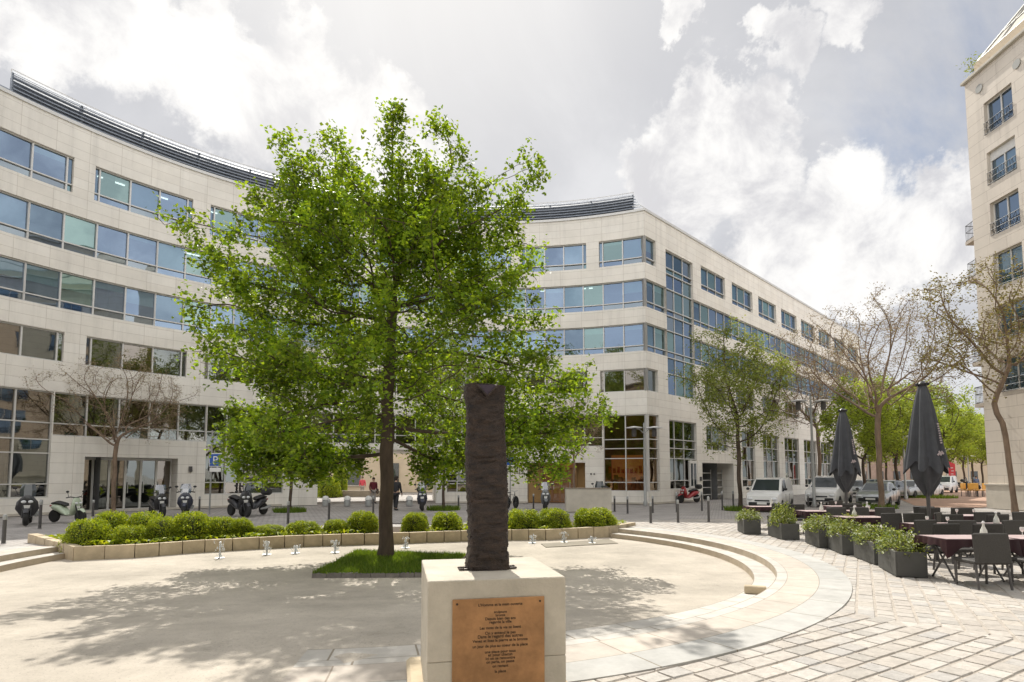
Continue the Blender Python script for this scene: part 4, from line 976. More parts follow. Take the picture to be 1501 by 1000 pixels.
for k in range(nS + 1):
    f = k / nS; z = sH * f
    hw = .172 - .006 * f + (.012 * math.exp(-((f - .03) / .05) ** 2)) + (.012 if f > .9 else 0) - .006 * math.sin(f * 9); hd = .13 - .02 * f + .012 * math.sin(f * 5 + 1)
    dx = -.012 * f - .022 * max(0, f - .78) / .22 + .008 * math.sin(f * 7); ring = []
    for i in range(48):
        w_ = 2 * PI * i / 48; cx_, sx_ = math.cos(w_), math.sin(w_); e = .32
        x = hw * math.copysign(abs(cx_) ** e, cx_); y = hd * math.copysign(abs(sx_) ** (e * 1.5), sx_)
        n_ = .0035 * math.sin(150 * z + 3 * math.sin(9 * x + 4 * z) + i * .9) * (1 + math.sin(37 * z + i)) + .003 * math.sin(61 * z + i * .7) + rr_.uniform(-.0095, .0095)
        ln = math.hypot(x, y); x *= 1 + n_ / ln; y *= 1 + n_ / ln
        zz_ = z + (.01 * math.sin(9 * x + 2) if k == nS else 0)
        ring.append((x + dx, y, zz_))
    secs.append(ring)
b.loft(secs); b.build('torso', M['bronze'], scp, smooth=True, ang=60)
b = MB()
for x0 in (-.2, .19):
    for y in (-.07, .02): b.box((x0, y - .02, .012), (.11, .03, .016), .15, bev=.004)
b.build('fixing_lug', M['bronze'], scp)
b = MB(); zc, yf = sH - .006, -.128; xm = -.02
b.raw([(xm - .085, yf, zc), (xm + .085, yf, zc), (xm, yf - .004, zc - .095), (xm - .08, yf + .07, zc + .004), (xm + .08, yf + .07, zc + .004)], [(0, 2, 1), (0, 1, 4, 3)]); b.build('notch_patch', M['bronze_p'], scp)  # flat patch coloured as the lit inside of the notch
b = MB(); b.tube([(xm - .09, yf - .002, zc), (xm, yf - .008, zc - .10)], .009, 6); b.tube([(xm + .09, yf - .002, zc), (xm, yf - .008, zc - .10)], .009, 6); b.tube([(xm - .01, yf - .008, zc - .1), (xm + .01, yf - .008, zc - .12)], .008, 6); b.build('notch_edge', M['bronze'], scp)

# ------------------------------------------------------------------ bollards, lamps, signs
def make_bollard():
    t = thing('bollard', 'x', 'bollard', (0, 0, 0), 0, 'steel bollards round the square')
    b = MB(); b.lathe([(.055, 0), (.055, .02), (.045, .03), (.042, .70), (.042, .72)], n=12); b.build('post', M['steel_dk'], t, smooth=True)
    b = MB(); b.lathe([(.043, .72), (.047, .73), (.047, .84), (.03, .875), (.001, .88)], n=12); b.build('cap', M['steel'], t, smooth=True); return t
bol = make_bollard(); first = True
BL = [(5, 797, 755, 'nearest bollard, at the far left by the steps'), (58, 775, 733, 'bollard just right of the large black scooter at the far left'), (136, 757, 738, 'bollard in front of the left entrance, behind the first shrubs'), (292, 749, 728, 'bollard between the two dark scooters and the parking sign'), (359, 756, 728, 'pale capped bollard standing between the two motorcycles'), (422, 768, 735, 'bollard in front of the street tree left of the passage'),
      (482, 762, 732, 'bollard in front of the white stone caps, left one of two'), (547, 754, 727, 'bollard just left of the oak trunk, by the person in dark red'), (672, 746, 726, 'bollard between the white pillar and the sculpture'), (782, 746, 724, 'bollard left of the scooter by the lobby door'), (901, 750, 727, 'bollard right of the pale concrete block, left of a pair'), (920, 753, 728, 'bollard right of the pale concrete block, right of a pair'),
      (954, 767, 737, 'front bollard below the double lamp at the building corner'), (957, 752, 727, 'rear bollard below the double lamp at the building corner'), (994, 766, 733, 'front bollard left of the red scooter'), (992, 751, 721, 'rear bollard left of the red scooter'), (1029, 749, 718, 'bollard at the left jamb of the garage entrance'), (1039, 765, 726, 'front bollard before the garage entrance'), (1059, 748, 717, 'bollard in the middle of the garage entrance'), (1075, 745, 720, 'bollard left of the light green tree trunk'), (1185, 743, 727, 'bollard left of the tall lamp post by the vans'), (1212, 743, 727, 'bollard right of the tall lamp post by the vans')]
for px, yb, yt, lab in BL:
    p = P(px, yb, 0)
    o = bol if first else clone(bol, (p.x, p.y, 0), 0, lab)
    if first: o.location = (p.x, p.y, 0); o['label'] = lab; first = False
    o.scale = (1.1, 1.1, min(1.15, max(.85, (yb - yt) * p.y / F / .88)))
cap = None
for px, lab in ((477, 'white stone cap at the left end of the row before the passage'), (509, 'white stone cap second in the row before the passage'), (540, 'white stone cap by the feet of the person in dark red'), (600, 'white stone cap between the person in black and the scooter')):
    p = P(px, 742, 0)
    if cap is None:
        cap = thing('stone_bollard', lab, 'bollard', (p.x, p.y, 0), 0, 'white stone caps before the passage')
        b = MB(); b.lathe([(.2, 0), (.2, .3), (.17, .36)], n=14); b.build('base', M['steel'], cap, smooth=True)
        b = MB(); b.lathe([(.18, .36), (.22, .38), (.2, .5), (.12, .6), (.001, .63)], n=14); b.build('cap', M['sign_white'], cap, smooth=True)
    else: clone(cap, (p.x, p.y, 0), 0, lab)
def lamp(name, label, px, yb, h, arm, rz=0.0, double=True, drop=True):
    p = P(px, yb, 0); t = thing(name, label, 'street lamp', (p.x, p.y, 0), rz, 'street lamps')
    b = MB(); b.lathe([(.13, 0), (.13, .25), (.09, .32), (.075, h * .6), (.055, h - .15), (.055, h + .3)], n=12); b.build('post', M['steel'], t, smooth=True)
    for s_ in ((-1, 1) if double else (1,)):
        b = MB(); b.tube([(0, 0, h - .35), (s_ * arm * .45, 0, h - .1), (s_ * arm, 0, h - .02)], .03, 8); ar = b.build('arm', M['steel'], t, smooth=True)
        b = MB(); b.lathe([(.001, h + .10), (.12, h + .08), (.5, h + .01), (.52, h - .02), (.3, h - .02), (.001, h - .01)], (s_ * arm, 0, 0), 18); b.build('shade', M['sign_white'], ar, smooth=True)
        if drop:
            b = MB(); b.lathe([(.001, h - .55), (.13, h - .54), (.15, h - .3), (.13, h - .05), (.001, h - .04)], (s_ * arm, 0, 0), 14); b.build('lantern', M['steel_dk'], ar, smooth=True)
    return t
lamp('street_lamp', 'tall double arm street lamp with white disc shades by the parked vans', 1194, 743, 6.3, .75)
lamp('street_lamp', 'double arm street lamp standing at the rounded corner of the office block', 946, 742, 4.75, .62)
lamp('street_lamp', 'street lamp with white shades at the left edge, before the tall glass', 4, 752, 4.9, .7, .3)
lamp('street_lamp', 'small far street lamp left of the red brick wall', 1274, 718, 4.4, .6)
lamp('street_lamp', 'far street lamp with a flat white shade just right of the nearer parasol', 1389, 719, 5.1, .55)
lamp('street_lamp', 'far street lamp with a flat white shade above the yellow chairs', 1421, 716, 4.6, .5)
lamp('street_lamp', 'street lamp with flat white shade just left of the nearer parasol', 1328, 732, 4.9, .6, double=False)
p = P(307, 753, 0); pk = thing('parking_sign', 'blue parking sign on a tall grey pole behind the left shrubs', 'sign', (p.x, p.y, 0), -.15); b = MB(); b.tube([(0, 0, 0), (0, 0, 4.05)], .04, 8); b.build('pole', M['steel'], pk, smooth=True)
b = MB(); b.box((.26, -.06, 2.6), (.66, .03, .66), bev=.01); pb = b.build('panel', M['sign_white'], pk); b = MB(); b.box((.26, -.078, 2.6), (.58, .008, .58)); b.build('blue_face', M['sign_blue'], pb)
text_obj('letter', 'P', .56, M['sign_white'], pb, (.26, -.085, 2.40), (PI / 2, 0, 0), .002)
b = MB(); b.box((.26, -.06, 2.12), (.6, .03, .2), bev=.01); b.build('lower_panel', M['sign_white'], pk)
p = P(952, 738, 0); st = thing('street_sign', 'small blue and white sign plate beside the sculpture, on a grey post', 'sign', (P(748, 740, 0).x, P(748, 740, 0).y, 0)); b = MB(); b.tube([(0, 0, 0), (0, 0, 3.1)], .035, 8); b.build('pole', M['steel'], st); b = MB(); b.box((.0, -.05, 2.75), (.5, .02, .5)); b.build('panel', M['sign_blue'], st)
p = P(862, 750, 0); bk = thing('concrete_block', 'pale concrete block standing in front of the lobby door', 'block', (p.x, p.y, 0)); b = MB(); b.box((0, 0, .58), (2.3, .8, 1.16), bev=.02); b.build('body', M['conc'], bk); b = MB(); b.box((0, 0, 1.185), (2.34, .84, .05), bev=.01); b.build('capstone', M['slab_w'], bk)

# ------------------------------------------------------------------ scooters and bicycles
def scooter(label, px, yb, rz, paint, h=1.0, shield=True, box_=False, z=0.0, name='scooter', cat='scooter', chunky=1.0):
    p = P(px, yb, z); t = thing(name, label, cat, (p.x, p.y, z), rz, 'scooters and motorcycles parked along the facade'); t.scale = (h, h, h)
    for y in (-.66, .64):                                      # front wheel towards -Y
        b = MB(); R90 = Matrix.Rotation(PI / 2, 4, 'Y'); b.lathe([(.15, -.06), (.22, -.07), (.255, -.03), (.255, .03), (.22, .07), (.15, .06)], (0, y, .255), 20, R90); wl_ = b.build('wheel', M['rubber'], t, smooth=True)
        b = MB(); b.lathe([(.001, -.045), (.05, -.05), (.06, -.03), (.15, -.05), (.155, .05), (.06, .03), (.05, .05), (.001, .045)], (0, y, .255), 16, R90); b.build('rim', M['rim'], wl_, smooth=True)
    b = MB(); b.tube([(0, .78, .62), (0, .6, .62), (0, .3, .55), (0, .1, .42), (0, -.12, .32), (0, -.3, .34)], [(.07, .05), (.19 * chunky, .13), (.2 * chunky, .17), (.18, .13), (.19, .06), (.17, .05)], 14); b.build('body', paint, t, smooth=True)
    b = MB(); b.tube([(0, -.30, .32), (0, -.42, .55), (0, -.45, .78), (0, -.40, .98)], [(.18, .05), (.25 * chunky, .07), (.22 * chunky, .09), (.12, .07)], 14); b.build('front_shield', paint, t, smooth=True)
    b = MB(); b.tube([(0, -.86, .42), (0, -.72, .53), (0, -.52, .50)], [(.06, .03), (.1, .05), (.1, .04)], 10); b.build('mudguard', paint, t, smooth=True)
    b = MB(); b.tube([(0, .72, .76), (0, .45, .80), (0, .12, .74), (0, .02, .68)], [(.11, .05), (.16, .07), (.15, .06), (.08, .04)], 12); b.build('seat', M['seat'], t, smooth=True)
    b = MB(); b.tube([(-.34, -.30, 1.0), (-.2, -.36, 1.03), (0, -.38, .99), (.2, -.36, 1.03), (.34, -.30, 1.0)], .022, 8); b.tube([(-.1, -.66, .26), (-.1, -.48, .75)], .025, 8); b.tube([(.1, -.66, .26), (.1, -.48, .75)], .025, 8); b.build('handlebar', M['black'], t, smooth=True)
    for s_ in (-1, 1):
        b = MB(); b.tube([(s_ * .26, -.33, 1.02), (s_ * .33, -.36, 1.2)], .008, 6); b.sph((s_ * .34, -.36, 1.24), (.07, .02, .045), 10, 6); b.build('mirror', M['black'], t, smooth=True)
    b = MB(); b.sph((-.09, -.535, .78), (.07, .03, .05), 10, 6); b.sph((.09, -.535, .78), (.07, .03, .05), 10, 6); b.build('headlight', M['lamp_lens'], t, smooth=True)
    b = MB(); b.box((0, -.53, .62), (.17, .012, .1)); b.build('number_plate', M['plate'], t)
    b = MB(); b.box((0, .79, .66), (.2, .03, .06), bev=.01); b.build('tail_light', M['tail'], t)
    if shield:
        b = MB(); vs = []
        for (w_, y, zz_) in ((.2, -.46, .96), (.22, -.41, 1.15), (.17, -.34, 1.36)): vs.append([(-w_, y + .06, zz_), (-w_ * .5, y, zz_), (w_ * .5, y, zz_), (w_, y + .06, zz_), (w_ * .5, y + .012, zz_), (-w_ * .5, y + .012, zz_)])
        b.loft(vs); b.build('windscreen', M['screen'] if shield == 2 else M['car_glass'], t)
    if box_: b = MB(); b.box((0, .82, .98), (.42, .36, .3), bev=.08); b.build('top_box', M['black'], t, smooth=True)
    b = MB(); b.tube([(.17, .2, .28), (.2, .5, .3), (.2, .8, .38)], [.035, .055, .055], 10); b.build('exhaust', M['steel'], t, smooth=True)
    return t
scooter('large black touring scooter with grey headlamps facing the viewer at the far left', 40, 769, .62, M['k_paint'], 1.12, 1, chunky=1.25)
scooter('pale green and white scooter parked beside the stone pier at the left', 98, 766, 1.35, M['gr_paint'], .98, 0)
scooter('dark scooter with tall clear windscreen in front of the left entrance doors', 230, 757, .85, M['k_paint'], 1.05, 2, chunky=1.1)
scooter('dark blue scooter with a clear windscreen left of the parking sign', 272, 756, .42, M['b_paint'], 1.08, 2, chunky=1.2)
scooter('black motorcycle with round lamp half hidden by leaves, left of the pale bollard', 350, 757, .9, M['k_paint'], 1.12, 0, name='motorcycle', cat='motorcycle')
scooter('black motorcycle with bulky tail case, right of the pale bollard', 372, 756, -.2, M['k_paint'], 1.1, 1, True, name='motorcycle', cat='motorcycle')
scooter('blue grey scooter with windscreen right of the person in black', 618, 748, .2, M['b_paint'], 1.1, 2, True)
scooter('purple grey scooter with pale apron in front of the lobby door', 799, 747, .0, M['g_paint'], 1.1, 2)
scooter('grey covered looking scooter right of the concrete block', 881, 746, -.35, M['g_paint'], 1.12, 1, True, chunky=1.3)
scooter('red scooter parked left of the garage entrance', 1010, 737, -1.1, M['r_paint'], 1.1, 0, True, chunky=1.25)
scooter('black scooter parked under the far lime trees behind the yellow chairs, left one', 1411, 719, .8, M['k_paint'], 1.2, 1)
scooter('black scooter parked under the far lime trees behind the yellow chairs, right one', 1424, 718, .4, M['k_paint'], 1.2, 1, True)
p = P(750, 746, 0); bi = thing('bicycle', 'black bicycle leaning behind the right side of the sculpture', 'bicycle', (p.x, p.y, 0), 1.1)
for x in (-.52, .52):
    b = MB(); R90 = Matrix.Rotation(PI / 2, 4, 'X'); b.lathe([(.31, -.02), (.345, -.02), (.345, .02), (.31, .02), (.31, -.02)], (x, 0, .345), 28, R90); wh = b.build('wheel', M['rubber'], bi, smooth=True)
    b = MB()
    for k in range(12): b.tube([(x, 0, .345), (x + .31 * math.cos(k * PI / 6), 0, .345 + .31 * math.sin(k * PI / 6))], .003, 4)
    b.build('spokes', M['steel'], wh)
b = MB()
for l_ in ([(-.52, 0, .345), (-.08, 0, .3), (-.22, 0, .85)], [(-.08, 0, .3), (.36, 0, .78), (-.2, 0, .8)], [(.52, 0, .345), (.36, 0, .9)], [(-.52, 0, .345), (-.2, 0, .78)]): b.tube(l_, .018, 6)
b.build('frame', M['k_paint'], bi); b = MB(); b.tube([(.3, -.25, 1.0), (.36, 0, .95), (.3, .25, 1.0)], .013, 6); b.build('handlebar', M['steel'], bi); b = MB(); b.tube([(-.36, 0, .9), (-.12, 0, .91)], [(.08, .03), (.03, .02)], 8); b.build('saddle', M['seat'], bi, smooth=True)

# ------------------------------------------------------------------ cars and vans (front towards -Y)
def car(label, px, yb, rz, paint, kind='car', z=0.0, name=None, loc=None):
    p = P(px, yb, z) if loc is None else Vector(loc)
    t = thing(name or ('white_van' if kind == 'van' else 'parked_car'), label, 'van' if kind == 'van' else 'car', (p.x, p.y, z), rz, 'vehicles parked along the far street')
    if kind == 'van':
        Ln, hw = 4.4, .9
        st = [(-2.2, .30, .62, .75), (-2.16, .28, .84, .82), (-1.95, .25, .98, .88), (-1.3, .25, 1.10, .9), (0, .25, 1.12, .9), (1.9, .25, 1.12, .9), (2.18, .28, 1.1, .87), (2.2, .35, 1.0, .85)]
        gh = [(-1.32, 1.09, 1.11, .84), (-.55, 1.11, 1.74, .74), (.1, 1.11, 1.83, .76), (1.9, 1.11, 1.83, .77), (2.15, 1.1, 1.76, .77), (2.19, 1.1, 1.15, .83)]
        ws, wr = (-1.42, 1.38), .33
    else:
        Ln, hw = 4.2, .87
        st = [(-2.1, .32, .55, .68), (-2.04, .25, .72, .78), (-1.8, .22, .80, .84), (-1.0, .22, .92, .87), (0, .22, .95, .87), (1.5, .22, .97, .87), (1.98, .26, .95, .83), (2.08, .34, .88, .78)]
        gh = [(-1.05, .9, .93, .80), (-.35, .94, 1.38, .64), (.1, .95, 1.46, .63), (.9, .95, 1.44, .63), (1.75, .95, 1.1, .72), (1.95, .94, .98, .76)]
        ws, wr = (-1.3, 1.3), .31
    def sec(y, z0, z1, w_, tw=None):
        tw = tw if tw is not None else w_ * .96
        return [(-w_ * .93, y, z0), (-w_, y, z0 + (z1 - z0) * .3), (-w_, y, z0 + (z1 - z0) * .7), (-tw, y, z1 - .03), (-tw * .9, y, z1), (tw * .9, y, z1), (tw, y, z1 - .03), (w_, y, z0 + (z1 - z0) * .7), (w_, y, z0 + (z1 - z0) * .3), (w_ * .93, y, z0)]
    b = MB(); b.loft([sec(*q) for q in st]); 
    wb = {q[0]: q for q in st}
    def belt(y):
        for a, c in zip(st, st[1:]):
            if a[0] <= y <= c[0]: f = (y - a[0]) / (c[0] - a[0]); return a[3] + (c[3] - a[3]) * f
        return st[-1][3]
    def gsec(y, z0, z1, w_): 
        bw = min(belt(y) * .955, .86); return [(-bw, y, z0 - .02), (-w_ - .0, y, z1 - .06), (-w_ * .9, y, z1), (w_ * .9, y, z1), (w_, y, z1 - .06), (bw, y, z0 - .02)]
    b.loft([gsec(*q) for q in gh]); bd = b.build('body', paint, t, smooth=True, ang=28)
    def lerp3(a, c, f): return tuple(a[i] + (c[i] - a[i]) * f for i in range(3))
    def pane(A_, B_, C_, D_, ins, nrm, nm, m_=None):         # quad inset inside the four corners and pushed 6 mm out
        ce = tuple(sum(q[i] for q in (A_, B_, C_, D_)) / 4 for i in range(3)); q4 = [lerp3(q, ce, ins) for q in (A_, B_, C_, D_)]
        o_ = Vector(nrm).normalized() * .008; b_ = MB(); b_.face([Vector(q) + o_ for q in q4]); b_.face([Vector(q) + o_ * .2 for q in q4][::-1]); b_.build(nm, m_ or M['car_glass'], t)
    a, c = gsec(*gh[0]), gsec(*gh[1]); pane(a[2], a[3], c[3], c[2], .07, (0, -(c[2][2] - a[2][2]), c[2][1] - a[2][1]), 'windscreen')
    sides = [(1, 2)] if kind == 'van' else [(1, 2), (2, 3), (3, 4)]
    for i, j in sides:
        a, c = gsec(*gh[i]), gsec(*gh[j])
        for k0, k1, sx in ((0, 1, -1), (5, 4, 1)): pane(a[k0], c[k0], c[k1], a[k1], .14, (sx, 0, .3), 'side_window')
    a, c = gsec(*gh[0]), gsec(*gh[1])
    for k0, k1, sx in ((0, 1, -1), (5, 4, 1)):
        b_ = MB(); o_ = Vector((sx, 0, .3)).normalized() * .01; tri = [lerp3(q, lerp3(a[k0], c[k0], .66), .2) for q in (a[k0], c[k0], c[k1])]; b_.face([Vector(q) + o_ for q in tri]); b_.build('quarter_window', M['car_glass'], t)
    a, c = gsec(*gh[-2]), gsec(*gh[-1]); pane(a[0], a[5], c[5], c[0], .12, (0, 1, .4), 'rear_window') if kind != 'van' else None
    R90 = Matrix.Rotation(PI / 2, 4, 'Y')
    for y in ws:
        for sx in (-1, 1):
            b = MB(); b.lathe([(.2, -.1), (wr - .03, -.105), (wr, -.07), (wr, .07), (wr - .03, .105), (.2, .1)], (sx * (hw - .09), y, wr), 22, R90); wl_ = b.build('wheel', M['rubber'], t, smooth=True)
            b = MB(); b.lathe([(.001, -.1), (.05, -.1), (.08, -.085), (.19, -.1), (.2, -.06), (.2, .06), (.19, .1), (.08, .085), (.05, .1), (.001, .1)], (sx * (hw - .09), y, wr), 16, R90); b.build('rim', M['rim'], wl_, smooth=True)
    zb = st[0][2]
    for sx in (-1, 1):
        b = MB(); b.sph((sx * st[0][3] * .84, st[1][0] + .03, zb + .06), (.18, .13, .10), 12, 8); b.build('headlight', M['lamp_lens'], t, smooth=True)
        b = MB(); b.box((sx * st[-1][3] * .93, st[-1][0] - .03, zb + .28), (.12, .08, .26), bev=.03); b.build('tail_light', M['tail'], t)
        b = MB(); b.sph((sx * (hw + .1), gh[0][0] + .32, gh[0][1] + .12), (.10, .07, .08), 10, 6); b.build('wing_mirror', M['black'], t, smooth=True)
    b = MB(); b.box((0, st[0][0] + .02, .42), (st[0][3] * 1.9, .12, .2), bev=.03); bp_ = b.build('front_bumper', M['black'], t, smooth=True); b = MB(); b.box((0, st[0][0] - .05, .46), (.5, .012, .11)); b.build('number_plate', M['plate'], bp_)
    b = MB(); b.box((0, st[0][0] + .02, zb - .02), (.8, .06, .10), bev=.02); b.build('grille', M['black'], t)
    b = MB()
    for y in ((-.42, .62) if kind == 'van' else (-.4, .5)):
        for sx in (-1, 1): b.box((sx * (hw + .002), y, .62), (.012, .012, .62))
    b.build('door_gap', M['black'], t)
    return t
car('small white van with dark windscreen parked before the tall windows, left of the lamp post', 1130, 748, -.62, M['w_paint'], 'van').scale = (.92, .9, .95)
car('white van partly hidden by the smaller parasol, right of the lamp post', 1216, 741, -.72, M['w_paint'], 'van')
car('silver car facing the square just right of the smaller parasol', 1288, 741, -.75, M['s_paint'])
car('grey car behind the tall bare trunk', 1303, 731, -.9, M['g_paint'])
car('silver hatchback seen between the bare trunk and the nearer parasol', 1336, 729, -1.0, M['s_paint'])
car('white car half hidden behind the nearer parasol', 1358, 727, -.9, M['w_paint'])
car('white car by the red banner', 1385, 722, -.8, M['w_paint'], 'van', name='parked_car')
car('dark car far along the street between slim lime trunks', 1276, 722, -.9, M['g_paint'])
car('silver car at the far end of the street behind the smaller parasol', 1255, 728, -.6, M['s_paint'])

# ------------------------------------------------------------------ people
def skin_obj(name, pts, edges, rads, m, parent, sub=2):
    me = bpy.data.meshes.new(name); me.from_pydata(pts, edges, []); o = link(name, me, m, parent)
    md = o.modifiers.new('skin', 'SKIN'); md.use_smooth_shade = True; md.use_x_symmetry = False
    sv = me.skin_vertices[0].data
    for i, r in enumerate(rads): sv[i].radius = (r, r) if not isinstance(r, tuple) else r
    sv[0].use_root = True
    s2 = o.modifiers.new('sub', 'SUBSURF'); s2.levels = sub - 1; s2.render_levels = sub; return o
def person(label, px, yb, rz, top, legs, hair=M['hair'], stride=.14, z=0.0, hgt=1.74, bend=0.0, bag=None):
    p = P(px, yb, z); t = thing('person', label, 'person', (p.x, p.y, z), rz); s = hgt / 1.74; t.scale = (s, s, s)
    hp = (0, 0, .94); J = {}
    pts = [hp, (0, .01, 1.1), (0, .0, 1.32), (0, -.01, 1.44), (0, -.02, 1.52), (0, -.03, 1.6), (0, -.035, 1.70)]
    ra = [(.15, .11), (.14, .10), (.16, .11), (.07, .07), (.052, .052), (.085, .1), (.06, .07)]
    ed = [(i, i + 1) for i in range(6)]
    def add(parent, pt, r): pts.append(pt); ra.append(r); ed.append((parent, len(pts) - 1)); return len(pts) - 1
    for sx in (-1, 1):
        fy = sx * stride
        a = add(0, (sx * .09, 0, .88), .09); a = add(a, (sx * .1, -fy * .6 - .01, .49), .06); a = add(a, (sx * .1, -fy + .02, .09), .042); add(a, (sx * .11, -fy - .15, .035), .035)
        a = add(2, (sx * .19, 0, 1.38), .06); a = add(a, (sx * .24, .03 + fy * .3, 1.10), .045); a = add(a, (sx * .25, -.06 + fy * .7, .86), .033); h_ = add(a, (sx * .25, -.09 + fy * .75, .79), (.03, .036))
        for k in range(4): f1 = add(h_, (sx * (.245 - .0), -.125 + k * .022 + fy * .75, .735 + .004 * k), .009); add(f1, (sx * .238, -.125 + k * .02 + fy * .75, .695 + .006 * abs(k - 1)), .008)
        f1 = add(h_, (sx * .222, -.125 + fy * .75, .77), .01); add(f1, (sx * .215, -.14 + fy * .75, .74), .009)
    skin_obj('body', pts, ed, ra, M['skin'], t)
    # face details
    b = MB(); b.sph((0, -.13, 1.615), (.014, .022, .024), 8, 6)
    for sx in (-1, 1): b.sph((sx * .085, -.03, 1.62), (.014, .025, .034), 8, 6)
    b.build('nose_and_ears', M['skin'], t, smooth=True)
    b = MB(); b.sph((-.032, -.122, 1.645), (.012, .008, .008), 8, 6); b.sph((.032, -.122, 1.645), (.012, .008, .008), 8, 6); b.sph((0, -.122, 1.567), (.024, .008, .006), 8, 6); b.build('eyes_and_mouth', M['hair'], t, smooth=True)
    b = MB(); b.sph((0, -.005, 1.68), (.102, .115, .095), 14, 10); b.sph((0, .03, 1.63), (.095, .09, .1), 12, 8); b.build('hair', hair, t, smooth=True)
    jp, jr, je = [(0, 0, .86), (0, .01, 1.1), (0, 0, 1.33), (0, -.01, 1.45)], [(.185, .135), (.17, .125), (.19, .13), (.085, .085)], [(0, 1), (1, 2), (2, 3)]
    for sx in (-1, 1):
        fy = sx * stride; n0 = len(jp); jp += [(sx * .2, 0, 1.38), (sx * .245, .03 + fy * .3, 1.10), (sx * .25, -.05 + fy * .66, .88)]; jr += [.08, .062, .05]; je += [(2, n0), (n0, n0 + 1), (n0 + 1, n0 + 2)]
    skin_obj('jacket', jp, je, jr, top, t)
    lp, lr, le = [(0, 0, .92)], [(.165, .125)], []
    for sx in (-1, 1):
        fy = sx * stride; n0 = len(lp); lp += [(sx * .09, 0, .84), (sx * .1, -fy * .6, .49), (sx * .1, -fy + .02, .1)]; lr += [.105, .08, .065]; le += [(0, n0), (n0, n0 + 1), (n0 + 1, n0 + 2)]
    skin_obj('trousers', lp, le, lr, legs, t)
    for sx in (-1, 1):
        fy = sx * stride; b = MB(); b.tube([(sx * .1, -fy + .08, .05), (sx * .1, -fy - .02, .06), (sx * .11, -fy - .14, .04), (sx * .11, -fy - .19, .03)], [(.04, .045), (.048, .055), (.047, .04), (.03, .025)], 10); b.build('shoe', M['black'], t, smooth=True)
    if bag: b = MB(); b.box((.3, .05, .82), (.12, .3, .34), bev=.05); b.build('shoulder_bag', bag, t, smooth=True)
    return t
person('person in dark red jacket and pale trousers standing just left of the oak trunk', 547, 738, .6, M['coat_r'], M['jean'], stride=.05, hgt=1.7, bag=M['coat_k'])
person('person dressed all in black walking away just right of the oak trunk', 580, 748, PI - .2, M['coat_k'], M['coat_k'], stride=.16, hgt=1.8)
person('person in pinkish red top in the courtyard behind the passage', 531, 727, .3, M['coat_p'], M['jean'], stride=.04, z=0.0)
person('person in blue grey shirt by the yellow chairs under the far trees', 1432, 720, -.4, M['shirt_b'], M['coat_k'], stride=.05)

# ------------------------------------------------------------------ cafe terrace
def make_chair():
    t = thing('terrace_chair', 'x', 'chair', (0, 0, 0), 0, 'dark woven chairs of the cafe terrace')
    b = MB(); b.box((0, 0, .43), (.5, .5, .07), bev=.02); b.build('seat', M['wicker'], t, smooth=True)
    b = MB(); Mx = Matrix.Rotation(-.10, 4, 'X'); b.box((0, -.25, .66), (.52, .05, .50), M=Mx, bev=.02); b.build('backrest', M['wicker'], t, smooth=True)
    for sx in (-1, 1):
        b = MB(); b.tube([(sx * .225, .22, .41), (sx * .225, .23, 0)], .018, 6); b.build('leg', M['steel_dk'], t)
        b = MB(); b.tube([(sx * .225, -.22, .41), (sx * .235, -.28, 0)], .018, 6); b.build('leg', M['steel_dk'], t)
    return t
def make_table():
    t = thing('terrace_table', 'x', 'table', (0, 0, 0), 0, 'cafe tables under burgundy cloths')
    b = MB(); b.box((0, 0, .725), (1.2, .72, .03)); b.build('tabletop', M['black'], t)
    for sx in (-1, 1):
        b = MB(); b.tube([(sx * .42, -.28, .01), (sx * .42, .26, .71)], .017, 6); b.build('leg', M['steel_dk'], t)
        b = MB(); b.tube([(sx * .42, .28, .01), (sx * .42, -.26, .71)], .017, 6); b.build('leg', M['steel_dk'], t)
    return t
def make_cloth():
    t = thing('tablecloth', 'x', 'tablecloth', (0, 0, 0), 0, 'burgundy cloths on the cafe tables')
    hx, hy, z = .63, .39, .746; n_ = 120; ring = []; top = []
    for i in range(n_):
        f = i / n_ * 4; k = int(f); u = f - k; cs = [(-hx, -hy), (hx, -hy), (hx, hy), (-hx, hy), (-hx, -hy)]
        x = cs[k][0] + (cs[k + 1][0] - cs[k][0]) * u; y = cs[k][1] + (cs[k + 1][1] - cs[k][1]) * u
        cor = max(0, abs(abs(x) / hx) + abs(y) / hy - 1.55) / .45; drop = .12 + .20 * cor + .012 * math.sin(i * .9)
        wv = .02 * math.sin(i * 1.15) + .02 * math.sin(i * .43); l_ = math.hypot(x / hx, y / hy)
        top.append((x, y, z)); ring.append((x * (1 + .02 / hx + wv), y * (1 + .03 / hy + wv * 1.4), z - drop))
    b = MB(); b.raw(top + ring, [(i, (i + 1) % n_, n_ + (i + 1) % n_, n_ + i) for i in range(n_)] + [tuple(range(n_))]); b.build('cloth', M['cloth'], t, smooth=True)
    b = MB(); b.box((0, 0, z + .004), (1.16, .70, .006), bev=.002); b.build('top_glare', M['cloth_top'], t); return t
def make_carafe():
    t = thing('carafe', 'x', 'carafe', (0, 0, 0), 0, 'pale carafes on the cafe tables'); b = MB()
    b.lathe([(.001, 0), (.062, 0), (.066, .02), (.05, .11), (.02, .18), (.017, .24), (.022, .25)], n=14); b.build('flask', M['bottle'], t, smooth=True); b = MB(); b.lathe([(.024, .235), (.024, .25), (.014, .27), (.001, .272)], n=10); b.build('stopper', M['sign_white'], t, smooth=True); return t
def make_glass():
    t = thing('wine_glass', 'x', 'glass', (0, 0, 0), 0, 'glasses set on the cafe tables'); b = MB()
    b.lathe([(.033, 0), (.033, .004), (.005, .008), (.004, .07), (.03, .10), (.036, .13), (.03, .165)], n=12); b.build('bowl', M['glassware'], t, smooth=True); return t
